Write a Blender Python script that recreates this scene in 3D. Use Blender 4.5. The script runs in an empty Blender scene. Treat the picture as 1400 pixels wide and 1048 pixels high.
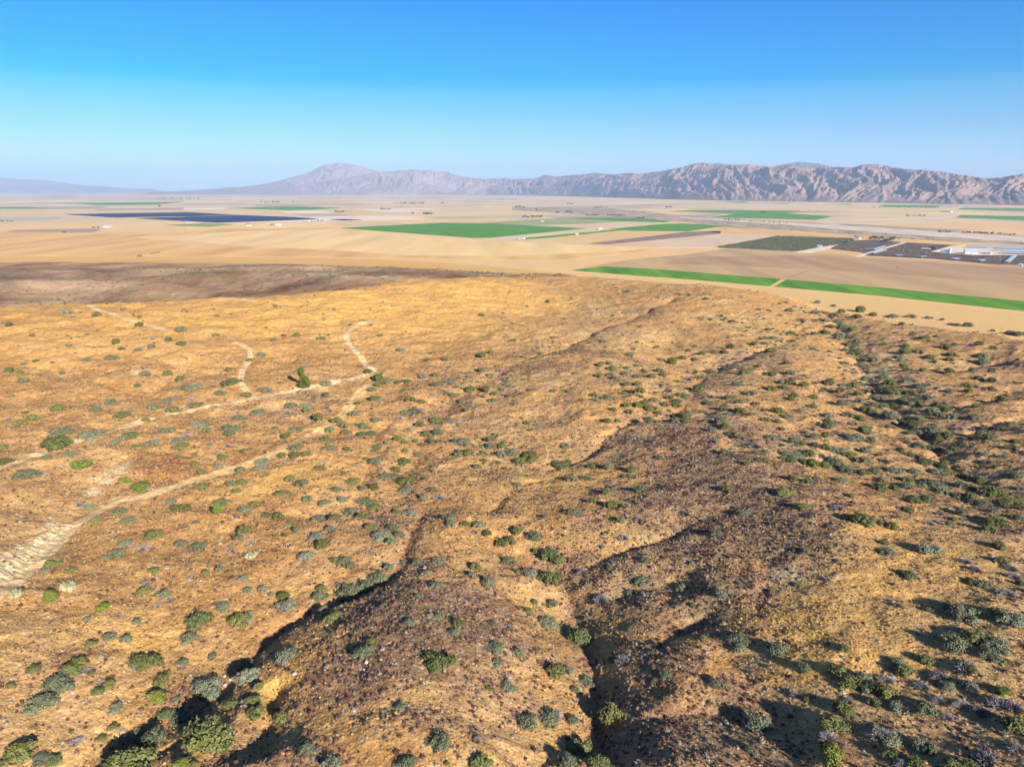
import bpy, math, random
import numpy as np
from mathutils import Vector

SC = bpy.context.scene
R = math.radians
# ------------------------------------------------------------------ camera, world, sun, exposure
CAMZ, PITCH, FPX, HZ = 200.0, R(15.2), 978.0, 258.3
cam_d = bpy.data.cameras.new("camera"); cam = bpy.data.objects.new("camera", cam_d)
SC.collection.objects.link(cam); SC.camera = cam
cam.location = (0, 0, CAMZ); cam.rotation_euler = (R(90) - PITCH, 0, 0)
cam_d.sensor_width = 36; cam_d.lens = FPX / 1400 * 36
cam_d.clip_start = 1; cam_d.clip_end = 200000

SUN_EL, SUN_AZ = R(22.5), R(147)          # azimuth clockwise from the view direction (+Y)
sd = bpy.data.lights.new("sun", 'SUN'); sun = bpy.data.objects.new("sun", sd)
SC.collection.objects.link(sun)
sd.energy = 4.6; sd.angle = R(0.5); sd.color = (1.0, 0.92, 0.82)
tosun = Vector((math.sin(SUN_AZ) * math.cos(SUN_EL), math.cos(SUN_AZ) * math.cos(SUN_EL), math.sin(SUN_EL)))
sun.rotation_euler = tosun.to_track_quat('Z', 'Y').to_euler(); sun.location = (0, 0, 400)

W = bpy.data.worlds.new("World"); SC.world = W; W.use_nodes = True
wn, wl = W.node_tree.nodes, W.node_tree.links
bg = wn['Background']; bg.inputs['Strength'].default_value = 0.05
sky = wn.new('ShaderNodeTexSky'); sky.sky_type = 'NISHITA'; sky.sun_disc = False
sky.sun_elevation = SUN_EL; sky.sun_rotation = SUN_AZ
sky.altitude = 1000; sky.air_density = 1.0; sky.dust_density = 0.6; sky.ozone_density = 1.5
tcs = wn.new('ShaderNodeTexCoord'); sep = wn.new('ShaderNodeSeparateXYZ')
wl.new(tcs.outputs['Generated'], sep.inputs[0])
tint = wn.new('ShaderNodeValToRGB'); wl.new(sep.outputs['Z'], tint.inputs[0])
SKY_STOPS = [(0.0, (.66, .98, 1.55)), (0.012, (.64, .97, 1.45)), (0.032, (.60, .88, 1.30)), (0.055, (.50, .82, 1.20)), (0.082, (.36, .76, 1.16)),
             (0.1175, (.14, .75, 1.15)), (0.130, (.0, .66, 1.15)), (0.177, (.0, .62, 1.22)), (0.225, (.0, .57, 1.28)), (0.45, (.20, .46, .90)), (1.0, (.25, .42, .75))]
while len(tint.color_ramp.elements) < len(SKY_STOPS): tint.color_ramp.elements.new(0.5)
for e, (p, c) in zip(tint.color_ramp.elements, SKY_STOPS):
    e.position = p; e.color = (c[0], c[1], c[2], 1)
mul = wn.new('ShaderNodeMix'); mul.data_type = 'RGBA'; mul.blend_type = 'MULTIPLY'; mul.inputs[0].default_value = 1
wl.new(sky.outputs[0], mul.inputs[6]); wl.new(tint.outputs[0], mul.inputs[7]); wl.new(mul.outputs[2], bg.inputs[0])

HAZE_D = 3.5e-5
vs = SC.view_settings
SC.display_settings.display_device = 'sRGB'
vs.view_transform = 'Standard'; vs.look = 'None'; vs.gamma = 1; vs.use_curve_mapping = False
vs.exposure = 1.42
SC.cycles.max_bounces = 4; SC.cycles.diffuse_bounces = 2; SC.cycles.glossy_bounces = 1
SC.cycles.volume_bounces = 0; SC.cycles.transparent_max_bounces = 4
SC.cycles.use_denoising = True; SC.cycles.denoising_input_passes = 'RGB_ALBEDO_NORMAL'; SC.cycles.denoising_prefilter = 'ACCURATE'
SC.cycles.use_adaptive_sampling = True; SC.cycles.adaptive_threshold = 0.02

rng = np.random.default_rng(7)
random.seed(7)

# ------------------------------------------------------------------ helpers
def link(o, parent=None):
    SC.collection.objects.link(o)
    if parent is not None: o.parent = parent
    return o

def tag(o, label=None, cat=None, group=None, kind=None):
    if label: o['label'] = label
    if cat: o['category'] = cat
    if group: o['group'] = group
    if kind: o['kind'] = kind
    return o

def mesh_np(name, co, faces, mat=None, smooth=False, cols=None):
    """co (N,3), faces (M,k) all alike"""
    co = np.asarray(co, np.float32); faces = np.asarray(faces, np.int32)
    me = bpy.data.meshes.new(name)
    me.vertices.add(len(co)); me.vertices.foreach_set('co', co.ravel())
    k = faces.shape[1]
    me.loops.add(faces.size); me.loops.foreach_set('vertex_index', faces.ravel())
    me.polygons.add(len(faces)); me.polygons.foreach_set('loop_start', np.arange(0, faces.size, k, dtype=np.int32))
    me.polygons.foreach_set('use_smooth', np.full(len(faces), smooth))
    me.update(calc_edges=True)
    if cols is not None:
        a = me.color_attributes.new('Col', 'FLOAT_COLOR', 'POINT')
        c4 = np.ones((len(co), 4), np.float32); c4[:, :3] = cols
        a.data.foreach_set('color', c4.ravel())
    if mat: me.materials.append(mat)
    return me

def mesh_py(name, verts, faces, mat=None, smooth=False):
    me = bpy.data.meshes.new(name); me.from_pydata([tuple(v) for v in verts], [], faces); me.update()
    if smooth:
        for p in me.polygons: p.use_smooth = True
    if mat: me.materials.append(mat)
    return me

def obj(name, me, parent=None, loc=None):
    o = bpy.data.objects.new(name, me); link(o, parent)
    if loc is not None: o.location = loc
    return o

def empty(name, loc, rz=0, s=None):
    o = bpy.data.objects.new(name, None); link(o); o.location = loc; o.rotation_euler = (0, 0, rz)
    o.empty_display_size = 0.5
    if s is not None: o.scale = s
    return o

def ray(px, py):
    u = (np.asarray(px, float) - 700) / FPX; v = (524 - np.asarray(py, float)) / FPX
    cp, sp = math.cos(PITCH), math.sin(PITCH)
    return np.stack([u, cp + v * sp, -sp + v * cp], -1)

def flat(px, py, z=0.0):
    """where the line of sight of a photograph pixel meets the level z (floor of the valley)"""
    d = ray(px, py); t = (z - CAMZ) / d[..., 2]
    return d[..., 0] * t, d[..., 1] * t

# ---- noise
_perm = rng.permutation(1024)
_gx = np.cos(np.linspace(0, 2 * np.pi, 1024, endpoint=False)); _gy = np.sin(np.linspace(0, 2 * np.pi, 1024, endpoint=False))
def perlin(x, y):
    xi = np.floor(x).astype(np.int64); yi = np.floor(y).astype(np.int64)
    xf = x - xi; yf = y - yi
    u = xf * xf * xf * (xf * (xf * 6 - 15) + 10); v = yf * yf * yf * (yf * (yf * 6 - 15) + 10)
    def g(ix, iy, fx, fy):
        h = _perm[(_perm[ix & 1023] + iy) & 1023]
        return _gx[h] * fx + _gy[h] * fy
    a = g(xi, yi, xf, yf); b = g(xi + 1, yi, xf - 1, yf); c = g(xi, yi + 1, xf, yf - 1); d = g(xi + 1, yi + 1, xf - 1, yf - 1)
    return ((a + u * (b - a)) * (1 - v) + (c + u * (d - c)) * v) * 1.5
def fbm(x, y, scale, octv=4, gain=0.5, ridged=False):
    s = 0; a = 1.0; f = 1.0 / scale; tot = 0
    for i in range(octv):
        n = perlin(x * f + 17.3 * i, y * f - 9.1 * i)
        if ridged: n = 1 - 2 * np.abs(n)
        s = s + a * n; tot += a; a *= gain; f *= 2.03
    return s / tot
def sstep(a, b, x):
    t = np.clip((x - a) / (b - a), 0, 1); return t * t * (3 - 2 * t)

# ---- materials
def mat_base(name, rough=0.9, spec=0.1):
    m = bpy.data.materials.new(name); m.use_nodes = True
    b = m.node_tree.nodes['Principled BSDF']
    b.inputs['Roughness'].default_value = rough
    b.inputs['Specular IOR Level'].default_value = spec
    return m, m.node_tree.nodes, m.node_tree.links, b

def mat_noise(name, c1, c2, scale, rough=0.9, spec=0.1, detail=4, bump=0.0, stretch=None, lo=0.35, hi=0.65):
    m, n, l, b = mat_base(name, rough, spec)
    tc = n.new('ShaderNodeTexCoord'); nz = n.new('ShaderNodeTexNoise')
    nz.inputs['Scale'].default_value = scale; nz.inputs['Detail'].default_value = detail
    if stretch:
        mp = n.new('ShaderNodeMapping'); mp.inputs['Scale'].default_value = stretch[:3]
        if len(stretch) > 3: mp.inputs['Rotation'].default_value = (0, 0, stretch[3])
        l.new(tc.outputs['Object'], mp.inputs[0]); l.new(mp.outputs[0], nz.inputs['Vector'])
    else: l.new(tc.outputs['Object'], nz.inputs['Vector'])
    r = n.new('ShaderNodeValToRGB'); l.new(nz.outputs['Fac'], r.inputs[0])
    r.color_ramp.elements[0].position = lo; r.color_ramp.elements[0].color = (*c1, 1)
    r.color_ramp.elements[1].position = hi; r.color_ramp.elements[1].color = (*c2, 1)
    l.new(r.outputs[0], b.inputs['Base Color'])
    if bump:
        bp = n.new('ShaderNodeBump'); bp.inputs['Distance'].default_value = bump; l.new(nz.outputs['Fac'], bp.inputs['Height']); l.new(bp.outputs[0], b.inputs['Normal'])
    return m

def mat_leaf(name, stops, transl=0.15):
    """foliage whose tone varies from plant to plant and leaf clump to leaf clump"""
    m, n, l, b = mat_base(name, 0.75, 0.2)
    oi = n.new('ShaderNodeObjectInfo'); r = n.new('ShaderNodeValToRGB'); l.new(oi.outputs['Random'], r.inputs[0])
    while len(r.color_ramp.elements) < len(stops): r.color_ramp.elements.new(0.5)
    for i, (e, c) in enumerate(zip(r.color_ramp.elements, stops)):
        e.position = i / max(1, len(stops) - 1); e.color = (*c, 1)
    tc = n.new('ShaderNodeTexCoord'); nz = n.new('ShaderNodeTexNoise'); nz.inputs['Scale'].default_value = 3.0; nz.inputs['Detail'].default_value = 3
    l.new(tc.outputs['Object'], nz.inputs['Vector'])
    mr = n.new('ShaderNodeMapRange'); mr.inputs[1].default_value = 0.3; mr.inputs[2].default_value = 0.7; mr.inputs[3].default_value = 0.65; mr.inputs[4].default_value = 1.35
    l.new(nz.outputs['Fac'], mr.inputs[0])
    mx = n.new('ShaderNodeVectorMath'); mx.operation = 'SCALE'; l.new(r.outputs[0], mx.inputs[0]); l.new(mr.outputs[0], mx.inputs['Scale'])
    l.new(mx.outputs[0], b.inputs['Base Color'])
    return m
# ------------------------------------------------------------------ the shape of the land
# heights (metres above the valley floor) at places read off the photograph
CP = [(-60,425,100),(0,420,100),(130,416,99),(300,410,97),(400,403,95),(500,393,88),(560,385,80),(620,380,74),(700,378,60),(760,378,52),
 (-100,600,108),(0,600,107),(-100,800,114),(0,800,111),(200,700,105),(300,560,101),(300,480,101),(100,500,104),(450,450,96),(600,430,86),
 (0,1048,112),(-150,1048,116),(200,850,107),(330,780,104),(450,700,102),(450,600,100),(500,520,97),(620,480,91),
 (600,900,114),(480,1040,113),(560,980,115),(700,1048,111),(660,790,107),(620,830,111),(720,900,109),(760,820,104),
 (650,620,97),(560,660,100),(700,560,96),(700,640,101),(760,500,99),(790,480,99),(850,445,93),(930,404,84),(800,400,58),(860,395,62),(780,430,72),(700,440,80),
 (1000,640,108),(900,640,103),(980,700,108),(880,720,107),(880,880,107),(850,920,107.5),(845,850,106),(930,860,108),(1060,485,92),(1090,470,88),(1030,520,97),(1000,560,103),(960,500,86),(900,470,82),
 (980,800,110),(1050,860,110),(1000,960,110),(900,940,109.5),(900,1048,110.5),(1100,1000,113),(1080,720,113),(1150,790,114),
 (1300,800,115),(1400,1000,118),(1550,1000,119),(1400,800,116),(1550,800,117),(1400,620,106),(1550,620,107),(1320,560,102),(1250,500,84),(1250,445,68),(1300,452,72),(1380,466,82),(1500,480,86),
 (1100,415,60),(1050,405,62),(1000,396,66),(1200,436,62),(1200,690,112),(1150,640,106),(1270,700,110),(1180,490,80),(1120,520,92),(1160,570,97),(1120,450,72),(1200,600,102),(900,385,52),(960,390,60)]
# brown burned country beyond the golden crest, at lower level
CP += [(-60,400,34),(0,400,32),(100,402,30),(200,396,28),(300,400,30),(420,396,30),(470,384,36),(540,374,22),(610,374,24),
 (0,370,24),(200,372,26),(380,372,30),(500,366,16),(640,366,10),(700,366,10),(0,354,6),(300,356,6),(500,360,6),(650,364,5)]
cp = np.array(CP, float)
d = ray(cp[:, 0], cp[:, 1]); t = (cp[:, 2] - CAMZ) / d[:, 2]
cx, cy, cz = d[:, 0] * t, d[:, 1] * t, cp[:, 2]
extra = [(0, -60, 118), (-200, 0, 118), (200, 0, 118), (0, 20, 116), (-100, 60, 114), (120, 40, 117), (-500, 300, 118), (600, 300, 112), (-900, 900, 110), (1100, 700, 80), (0, -600, 130), (-900, -300, 130), (900, -300, 130)]
cx = np.append(cx, [e[0] for e in extra]); cy = np.append(cy, [e[1] for e in extra]); cz = np.append(cz, [e[2] for e in extra])
# the far side of the golden crest falls away below the line of sight
for x_, y_, z_ in CP[:8]:
    q = ray(x_, y_); tt = (z_ - CAMZ) / q[2]; 
    for k_, lo_ in ((1.16, 4), (1.35, 9), (1.6, 14)):
        zz = CAMZ + q[2] * tt * k_ - lo_
        if zz > 22: cx = np.append(cx, q[0] * tt * k_); cy = np.append(cy, q[1] * tt * k_); cz = np.append(cz, zz)
# work in log-polar space so that near and far control points carry equal weight
def lp(x, y):
    r = np.hypot(x, y) + 60.0
    return np.stack([np.log(r) * 3.0, np.arctan2(x, y + 1e-9 + 0 * x) * np.minimum(1, np.hypot(x, y) / 60) * 3.0], -1)
P = lp(cx, cy)
def tps(r2): return 0.5 * r2 * np.log(r2 + 1e-12)
def _A(Q): return tps(((Q[:, None, :] - P[None]) ** 2).sum(-1))
n_ = len(P); M = np.zeros((n_ + 3, n_ + 3)); M[:n_, :n_] = _A(P) + np.eye(n_) * 0.02
M[:n_, n_] = 1; M[:n_, n_ + 1:] = P; M[n_, :n_] = 1; M[n_ + 1:, :n_] = P.T
wts = np.linalg.solve(M, np.append(cz, [0, 0, 0]))
def base(x, y):
    x = np.asarray(x, float).ravel(); y = np.asarray(y, float).ravel(); out = np.empty(len(x))
    for i in range(0, len(x), 60000):
        Q = lp(x[i:i + 60000], y[i:i + 60000]); out[i:i + 60000] = _A(Q) @ wts[:n_] + wts[n_] + Q @ wts[n_ + 1:]
    return np.clip(out, 0, 140)
# foot of the hills: beyond this line the valley floor is level
ef = [(-200,350),(0,350.5),(300,352),(500,355),(600,360),(700,368),(760,374),(800,377.5),(860,381),(950,389),(1060,397.5),(1200,409),(1400,430),(1500,441)]
ex, ey = flat([e[0] for e in ef], [e[1] for e in ef]); ea = np.arctan2(ex, ey); er = np.hypot(ex, ey)
def r_edge(a): return np.interp(a, ea, er)
# brow of the hills at the right, where they drop away to the plain
bf = [(780,379,48),(860,384,52),(930,389,58),(1000,396,64),(1060,404,62),(1110,414,62),(1160,425,64),(1200,433,66),(1250,443,70),(1300,450,74),(1350,457,78),(1400,464,84),(1480,470,88)]
bd = ray([q[0] for q in bf], [q[1] for q in bf]); bt = (np.array([q[2] for q in bf]) - CAMZ) / bd[:, 2]; bx_, by_ = bd[:, 0] * bt, bd[:, 1] * bt
ba_, br_ = np.arctan2(bx_, by_), np.hypot(bx_, by_)
def r_brow(a): return np.where(a > ba_[0], np.interp(a, ba_, br_), 1e9)

def hit(px, py, H):
    """march the line of sight of photograph pixels down to the surface H"""
    px = np.atleast_1d(np.asarray(px, float)); py = np.atleast_1d(np.asarray(py, float))
    dd = ray(px, py); s = np.geomspace(60, 3200, 300)
    X = dd[:, None, 0] * s; Y = dd[:, None, 1] * s; Z = CAMZ + dd[:, None, 2] * s
    G = H(X.ravel(), Y.ravel()).reshape(X.shape)
    below = Z < G; k = np.argmax(below, 1); k = np.where(below.any(1), np.maximum(k, 1), len(s) - 1)
    lo, hi = s[k - 1].copy(), s[k].copy()
    for _ in range(12):
        m = (lo + hi) / 2; b = (CAMZ + dd[:, 2] * m) < H(dd[:, 0] * m, dd[:, 1] * m)
        hi = np.where(b, m, hi); lo = np.where(b, lo, m)
    m = (lo + hi) / 2
    return dd[:, 0] * m, dd[:, 1] * m

def dense(pts, n=8, z=None):
    p = np.array(pts, float); out = []
    for a, b in zip(p[:-1], p[1:]): out += [a + (b - a) * i / n for i in range(n)]
    return np.array(out + [p[-1]])
def smooth_poly(q, it=4):
    q = q.copy()
    for _ in range(it): q[1:-1] = (q[:-2] + 2 * q[1:-1] + q[2:]) / 4
    return q
def poly_dist(x, y, q, reach):
    """distance to polyline q (world), signed side, and position along it (0..1)"""
    best = np.full(x.shape, 1e9); side = np.zeros(x.shape); along = np.zeros(x.shape)
    m = (x > q[:, 0].min() - reach) & (x < q[:, 0].max() + reach) & (y > q[:, 1].min() - reach) & (y < q[:, 1].max() + reach)
    xs, ys = x[m], y[m]
    if len(xs) == 0: return best, side, along
    b = np.full(xs.shape, 1e9); sd_ = np.zeros(xs.shape); al = np.zeros(xs.shape)
    for i in range(len(q) - 1):
        ax, ay = q[i]; dx, dy = q[i + 1] - q[i]; L2 = dx * dx + dy * dy + 1e-9
        t_ = np.clip(((xs - ax) * dx + (ys - ay) * dy) / L2, 0, 1)
        ds = np.hypot(xs - ax - t_ * dx, ys - ay - t_ * dy); c = ds < b
        b = np.where(c, ds, b); sd_ = np.where(c, (dx * (ys - ay) - dy * (xs - ax)) / (math.sqrt(L2) * np.maximum(ds, 1e-6)), sd_); al = np.where(c, (i + t_) / (len(q) - 1), al)
    best[m] = b; side[m] = sd_; along[m] = al
    return best, side, along

# gullies: pixels along the bed, depth, width of the left bank and of the right bank (m), taper at the start
GULLY_PX = [
 ([(30,1085),(100,1035),(158,988),(232,945),(300,895),(339,870),(379,836),(440,808),(500,786),(545,764),(566,735),(570,705),(562,675),(558,640),(578,598),(596,570),(640,538),(690,505),(745,478),(775,465)], (4.8,4.8,4.6,2.8,2.4,2.4,.5), 25, 14, .0),
 ([(690,508),(745,478),(800,455),(860,430),(900,415),(935,402),(960,396)], 4.2, 34, 13, .25),
 ([(850,1075),(838,1020),(822,975),(815,930),(809,890),(798,845),(784,805),(772,775),(750,752),(705,742),(665,728),(640,714),(606,702)], 5.2, 26, 10, .15),
 ([(815,962),(870,968),(930,965),(990,958),(1060,950)], 1.9, 6, 9, .3),
 ([(1150,428),(1100,445),(1070,468),(1010,482),(965,505),(935,545),(905,562),(870,560),(830,590),(790,612),(745,626),(700,622),(650,612),(600,602)], 4.0, 34, 20, .2),
 ([(1115,412),(1140,430),(1160,455),(1172,480),(1185,510),(1212,540),(1248,570),(1275,595),(1300,618),(1345,650),(1400,688),(1460,730)], 4.5, 30, 28, .0),
 ([(1050,606),(1090,620),(1130,630),(1180,643),(1240,655),(1300,668),(1360,688),(1420,715)], 3.0, 20, 14, .3),
 ([(800,800),(830,806),(870,792),(920,790),(980,800)], 3.0, 10, 10, .3),
 ([(700,1075),(745,1030),(790,1000),(818,975)], 2.5, 8, 8, .2),
 ([(130,1060),(190,1012),(240,975),(290,930),(345,925)], 3.0, 9, 8, .3),
 ([(345,1070),(352,1010),(356,960),(362,920),(385,880)], 3.5, 14, 7, .3),
 ([(1130,900),(1200,945),(1280,990),(1400,1040)], 1.0, 16, 12, .3),
 ([(1400,492),(1360,490),(1320,497),(1290,510)], 4.0, 20, 20, .3),
 ([(1450,540),(1400,560),(1340,575),(1280,590)], 3.0, 20, 16, .3),
 ([(0,480),(60,500),(130,520),(190,530),(250,548)], 3.0, 20, 14, .3),
 ([(150,470),(260,500),(340,512),(420,505)], 3.0, 20, 14, .3),
 ([(-40,760),(20,740),(60,715),(100,690),(150,640),(180,615)], 2.0, 22, 12, .2),
 ([(560,550),(520,590),(500,640),(510,700),(530,760)], 2.0, 14, 10, .3),
 ([(720,900),(745,850),(752,810),(735,780)], 1.6, 8, 7, .3),
 ([(900,900),(930,860),(960,830),(1010,800)], 2.0, 10, 10, .3),
 ([(1100,1045),(1045,965),(1005,905),(985,850)], 1.8, 9, 7, .3),
 ([(820,905),(850,905),(900,930),(960,950)], 2.0, 8, 8, .1),
 ([(803,850),(830,845),(880,860),(940,880)], 2.0, 8, 8, .1),
 ([(780,785),(800,762),(860,740),(930,722),(980,700)], 2.2, 12, 10, .1),
 ([(640,705),(700,662),(760,642),(800,625)], 2.0, 12, 9, .1),
 ([(1245,602),(1180,600),(1120,588),(1060,558)], 2.4, 16, 12, .1),
 ([(1245,568),(1290,558),(1350,540),(1420,520)], 2.4, 14, 14, .1),
 ([(1302,620),(1340,634),(1390,640)], 2.2, 12, 12, .1),
 ([(60,562),(120,545),(200,530),(260,500),(300,470)], 2.4, 16, 14, .2),
 ([(340,512),(385,494),(430,480)], 2.4, 16, 14, .2),
 ([(556,642),(530,640),(480,640),(430,625)], 1.8, 12, 9, .1),
 ([(566,707),(520,702),(450,700),(380,690)], 1.6, 12, 9, .1),
 ([(790,840),(765,820),(745,800),(700,800),(660,780)], 1.4, 8, 7, .1),
 ([(440,812),(470,850),(500,900),(520,960)], 1.2, 8, 7, .2),
 ([(935,545),(960,560),(1010,590),(1040,640)], 2.0, 14, 10, .1),
 ([(1010,482),(1050,500),(1090,520)], 2.0, 14, 12, .1),
 ([(60,385),(160,392),(260,386),(380,392),(460,398)], 7.0, 70, 60, .3),
 ([(0,374),(120,378),(240,372),(420,370),(600,368)], 6.0, 80, 60, .3),
]
GUL = []
for pts, dep, wl_, wr_, tp in GULLY_PX:
    q = dense(pts, 5); gx, gy = hit(q[:, 0], q[:, 1], base)
    GUL.append((smooth_poly(np.stack([gx, gy], -1)), dep, wl_, wr_, tp))

# the cut bank above the track at the lower left: a step in the ground, bare and rilled
bq = dense([(-30,812),(0,789),(22,770),(42,750),(60,731),(78,712),(100,692)], 4); bgx, bgy = hit(bq[:, 0], bq[:, 1], base)
BANK = smooth_poly(np.stack([bgx, bgy], -1), 3)
def bank(x, y):
    ds, sdn, al = poly_dist(x, y, BANK, 40); sg = ds * sdn; end = sstep(0, .1, al) * (1 - sstep(.8, 1, al))
    return sg, np.exp(-(ds / 22) ** 2) * end

MND = [(470,389,80,15),(300,378,95,11),(130,386,80,12),(40,394,60,10),(590,376,90,9),(400,368,120,10),(210,396,60,9),(-20,372,110,9),(520,372,80,8)]
_mx, _my = hit([q[0] for q in MND], [q[1] for q in MND], base)
MND = [(a, b, q[2], q[3]) for a, b, q in zip(_mx, _my, MND)]
def height(x, y, fine=True):
    x = np.asarray(x, float).ravel(); y = np.asarray(y, float).ravel()
    r = np.hypot(x, y); a = np.arctan2(x, y)
    near = r < 2400
    h = np.zeros(len(x)); xn, yn, rn = x[near], y[near], r[near]
    if len(xn):
        hb = base(xn, yn)
        wx = xn + 5 * perlin(xn / 37, yn / 37); wy = yn + 5 * perlin(xn / 37 + 50, yn / 37)
        cut = np.zeros(len(xn))
        for q, dep, wl_, wr_, tp in GUL:
            reach = 3.5 * max(wl_, wr_)
            ds, sdn, al = poly_dist(wx, wy, q, reach)
            sdn = np.clip(sdn, -1, 1); w = wl_ * (1 + sdn) / 2 + wr_ * (1 - sdn) / 2
            dep = np.interp(al, np.linspace(0, 1, len(dep)), dep) if isinstance(dep, tuple) else dep
            k = (dep * np.exp(-(ds / w) ** 1.25) + np.minimum(1.1, .24 * dep) * np.exp(-(ds / 2.6) ** 1.5)) * (sstep(0, tp, al) if tp else 1.0) * (1 - sstep(.72, 1, al) * .999)
            cut = np.maximum(cut, k) + 0.25 * np.minimum(cut, k)
        hb = hb - cut
        lf_ = sstep(0, .12, -np.arctan2(xn, yn)) * sstep(190, 330, rn)
        hb += (2.2 + 2.4 * lf_) * fbm(xn, yn, 70, 3) + 1.0 * fbm(xn + 300, yn, 22, 3)
        er_ = fbm(xn + 900, yn - 200, 34, 4, 0.55, True)           # small rills down the slopes
        for a_, b_, r0_, h0_ in MND: hb += h0_ * np.exp(-((xn - a_) ** 2 + (yn - b_) ** 2) / (r0_ * r0_) * 1.2)
        sg, bw = bank(xn, yn); hb += bw * (2.6 * sstep(-3.2, 3.2, sg) - 1.0 + .5 * np.exp(-(sg / 3.5) ** 2) * perlin(xn / 1.6, yn / 1.6))
        hb += (1.1 + .8 * sstep(200, 320, rn)) * (er_ - 0.3) * sstep(90, 160, rn)
        hb += 5 * fbm(xn - 700, yn, 190, 3) * sstep(700, 1000, rn)
        if fine:
            hb += 0.34 * fbm(xn, yn + 77, 5.0, 4, 0.62) * (1 - sstep(400, 900, rn))
        h[near] = hb
    re = r_edge(a)
    h *= 1 - sstep(0.80, 1.0, r / re)
    rb_ = np.minimum(r_brow(a), re * .95); blend = sstep(0, .08, a - ba_[0])
    fall = 1 - sstep(1.0, 1.0 + .55 * (re / rb_ - 1) + .02, r / rb_)
    h *= fall * blend + (1 - blend)
    return np.where((r > re * 0.999), 0.0, np.maximum(h, 0.0))
def H0(x, y): return height(x, y, False)

# ------------------------------------------------------------------ tracks (pixels along the centre line, half width m)
TRACK_PX = [
 ("dirt_road", [(-40,650),(0,640),(50,622),(100,604),(150,590),(200,573),(250,562),(300,553),(345,545),(380,537),(420,531),(450,523),(490,516),(512,507)], 1.6, "pale graded dirt road crossing the left slope past the lone conifer"),
 ("dirt_track", [(512,507),(500,497),(487,480),(474,466),(473,456),(485,446),(500,440),(515,437)], 1.7, "pale dirt track bending round the knoll right of the lone conifer"),
 ("dirt_track", [(347,544),(333,530),(328,518),(332,505),(341,493),(343,480),(334,472),(318,467)], 1.4, "short dirt track climbing from the road junction left of the conifer"),
 ("dirt_track", [(-20,822),(0,810),(30,788),(70,753),(100,720),(130,700),(160,687),(200,678),(240,665),(270,655)], 1.5, "dirt track curving past the chalky bank at the left edge"),
 ("dirt_track", [(270,655),(300,648),(340,635),(400,608),(450,580),(470,565),(485,548),(492,535),(508,525)], 2.6, "faded golden vehicle track running between rows of shrubs"),
 ("dirt_track", [(122,418),(150,429),(185,440),(232,452)], 2.2, "faint pale track near the crest at the upper left"),
 ("dirt_track", [(300,408),(330,409),(345,411)], 3.0, "short pale strip of track at the edge of the brown burned land"),
]
TRK = []
for nm, pts, hw, lab in TRACK_PX:
    q = dense(pts, 6); gx, gy = hit(q[:, 0], q[:, 1], H0); TRK.append((nm, smooth_poly(np.stack([gx, gy], -1), 6), hw, lab))

# ------------------------------------------------------------------ what grows where: soft patches (photo pixel, world radius)
def patches(lst):
    a = np.array([(*q, 1.0)[:4] for q in lst], float); gx, gy = hit(a[:, 0], a[:, 1], H0)
    return np.stack([gx, gy, a[:, 2], a[:, 3]], -1)
SCRUB = patches([(600,880,16),(560,820,14),(660,830,13),(520,900,14,.8),(620,960,11,.6),(700,900,7,.6),(580,780,9,.6),(480,960,10,.4),(640,860,12),(540,860,12),(460,900,10,.4),
 (980,690,26),(1050,720,20),(1000,640,26),(1090,760,12,.8),(940,760,14,.8),(860,800,12,.9),(900,900,10,.9),(960,850,12,.8),(870,975,8,.9),(990,960,8,.8),(930,1010,10,.8),(1020,740,14,.9),
 (940,590,26,.8),(900,600,20,.7),(1000,800,12,.8),(790,480,26,.9),(840,450,30,.9),(750,500,24,.7),(880,425,30,.8),(720,480,30,.5),(1040,485,25,.8),(1010,495,20,.8),(800,720,14,.5),(780,760,10,.5),
 (270,790,8,.35),(310,760,8,.35),(560,700,12,.5),(520,712,12,.5),(620,560,26,.6),(560,560,18,.5),(600,520,26,.5),(680,540,20,.4),(850,1000,10,.7),(1060,500,20,.5),(1050,1010,8,.5),
 (380,575,10,.5),(420,545,14,.6),(660,650,12,.4),(320,1000,7,.6),(400,1030,8,.6),(1390,500,30,.9),(1400,560,24,.5),(950,540,14,.5),(930,700,16,.6),(250,960,7,.6),(80,900,12,.3),(30,870,10,.25),(740,850,7,.4)])
GOLD = patches([(1200,820,22),(1120,900,14,.8),(1260,760,20),(1200,880,14),(1300,900,14,.7),(760,655,16),(740,690,12,.5),(430,880,8,.6),(400,930,8,.6),(500,420,110),(680,400,110),(300,440,60,.7),(900,690,18,.6),(880,730,14,.5),
 (850,900,6,.8),(820,930,5,.7),(1010,760,12,.3),(880,465,36,.7),(1230,840,16),(1350,760,14,.7),(400,650,18,.8),(330,680,12,.7),(200,870,10,.7),(480,680,14,.4),(140,860,12,.5),(400,420,80,.8),(1000,440,60,.5),(250,500,40,.4)])
RED = patches([(230,640,12),(200,625,9,.7),(320,715,8,.7),(370,690,10,.6),(340,625,8,.7),(160,740,8,.3),(280,780,9,.5),(950,530,14,.5),(90,790,7,.5),(120,770,7,.5),(1130,560,14,.3),(60,470,40,.4),(600,520,20,.4),(560,760,5,.8),(1150,540,16,.4),(1060,520,16,.5),(130,510,30,.4)])
PALE = patches([(68,716,1.5,.8),(1072,785,3.2,.9),(1140,790,4,.5),(170,680,7,.35),(250,470,16,.5),(290,455,14,.4),(190,508,5,.9),(440,440,20,.4),(740,470,20,.4),(1000,870,8,.25),(700,1000,6,.25),
 (160,640,5,.7),(145,655,5,.7),(125,672,4,.8),(860,560,16,.2),(700,585,22,.35),(560,870,9,.2),(720,925,9,.35),(780,860,4,.4),(1110,510,20,.35),(1030,900,5,.5),(1115,480,24,.3),(950,405,40,.35)])
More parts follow.
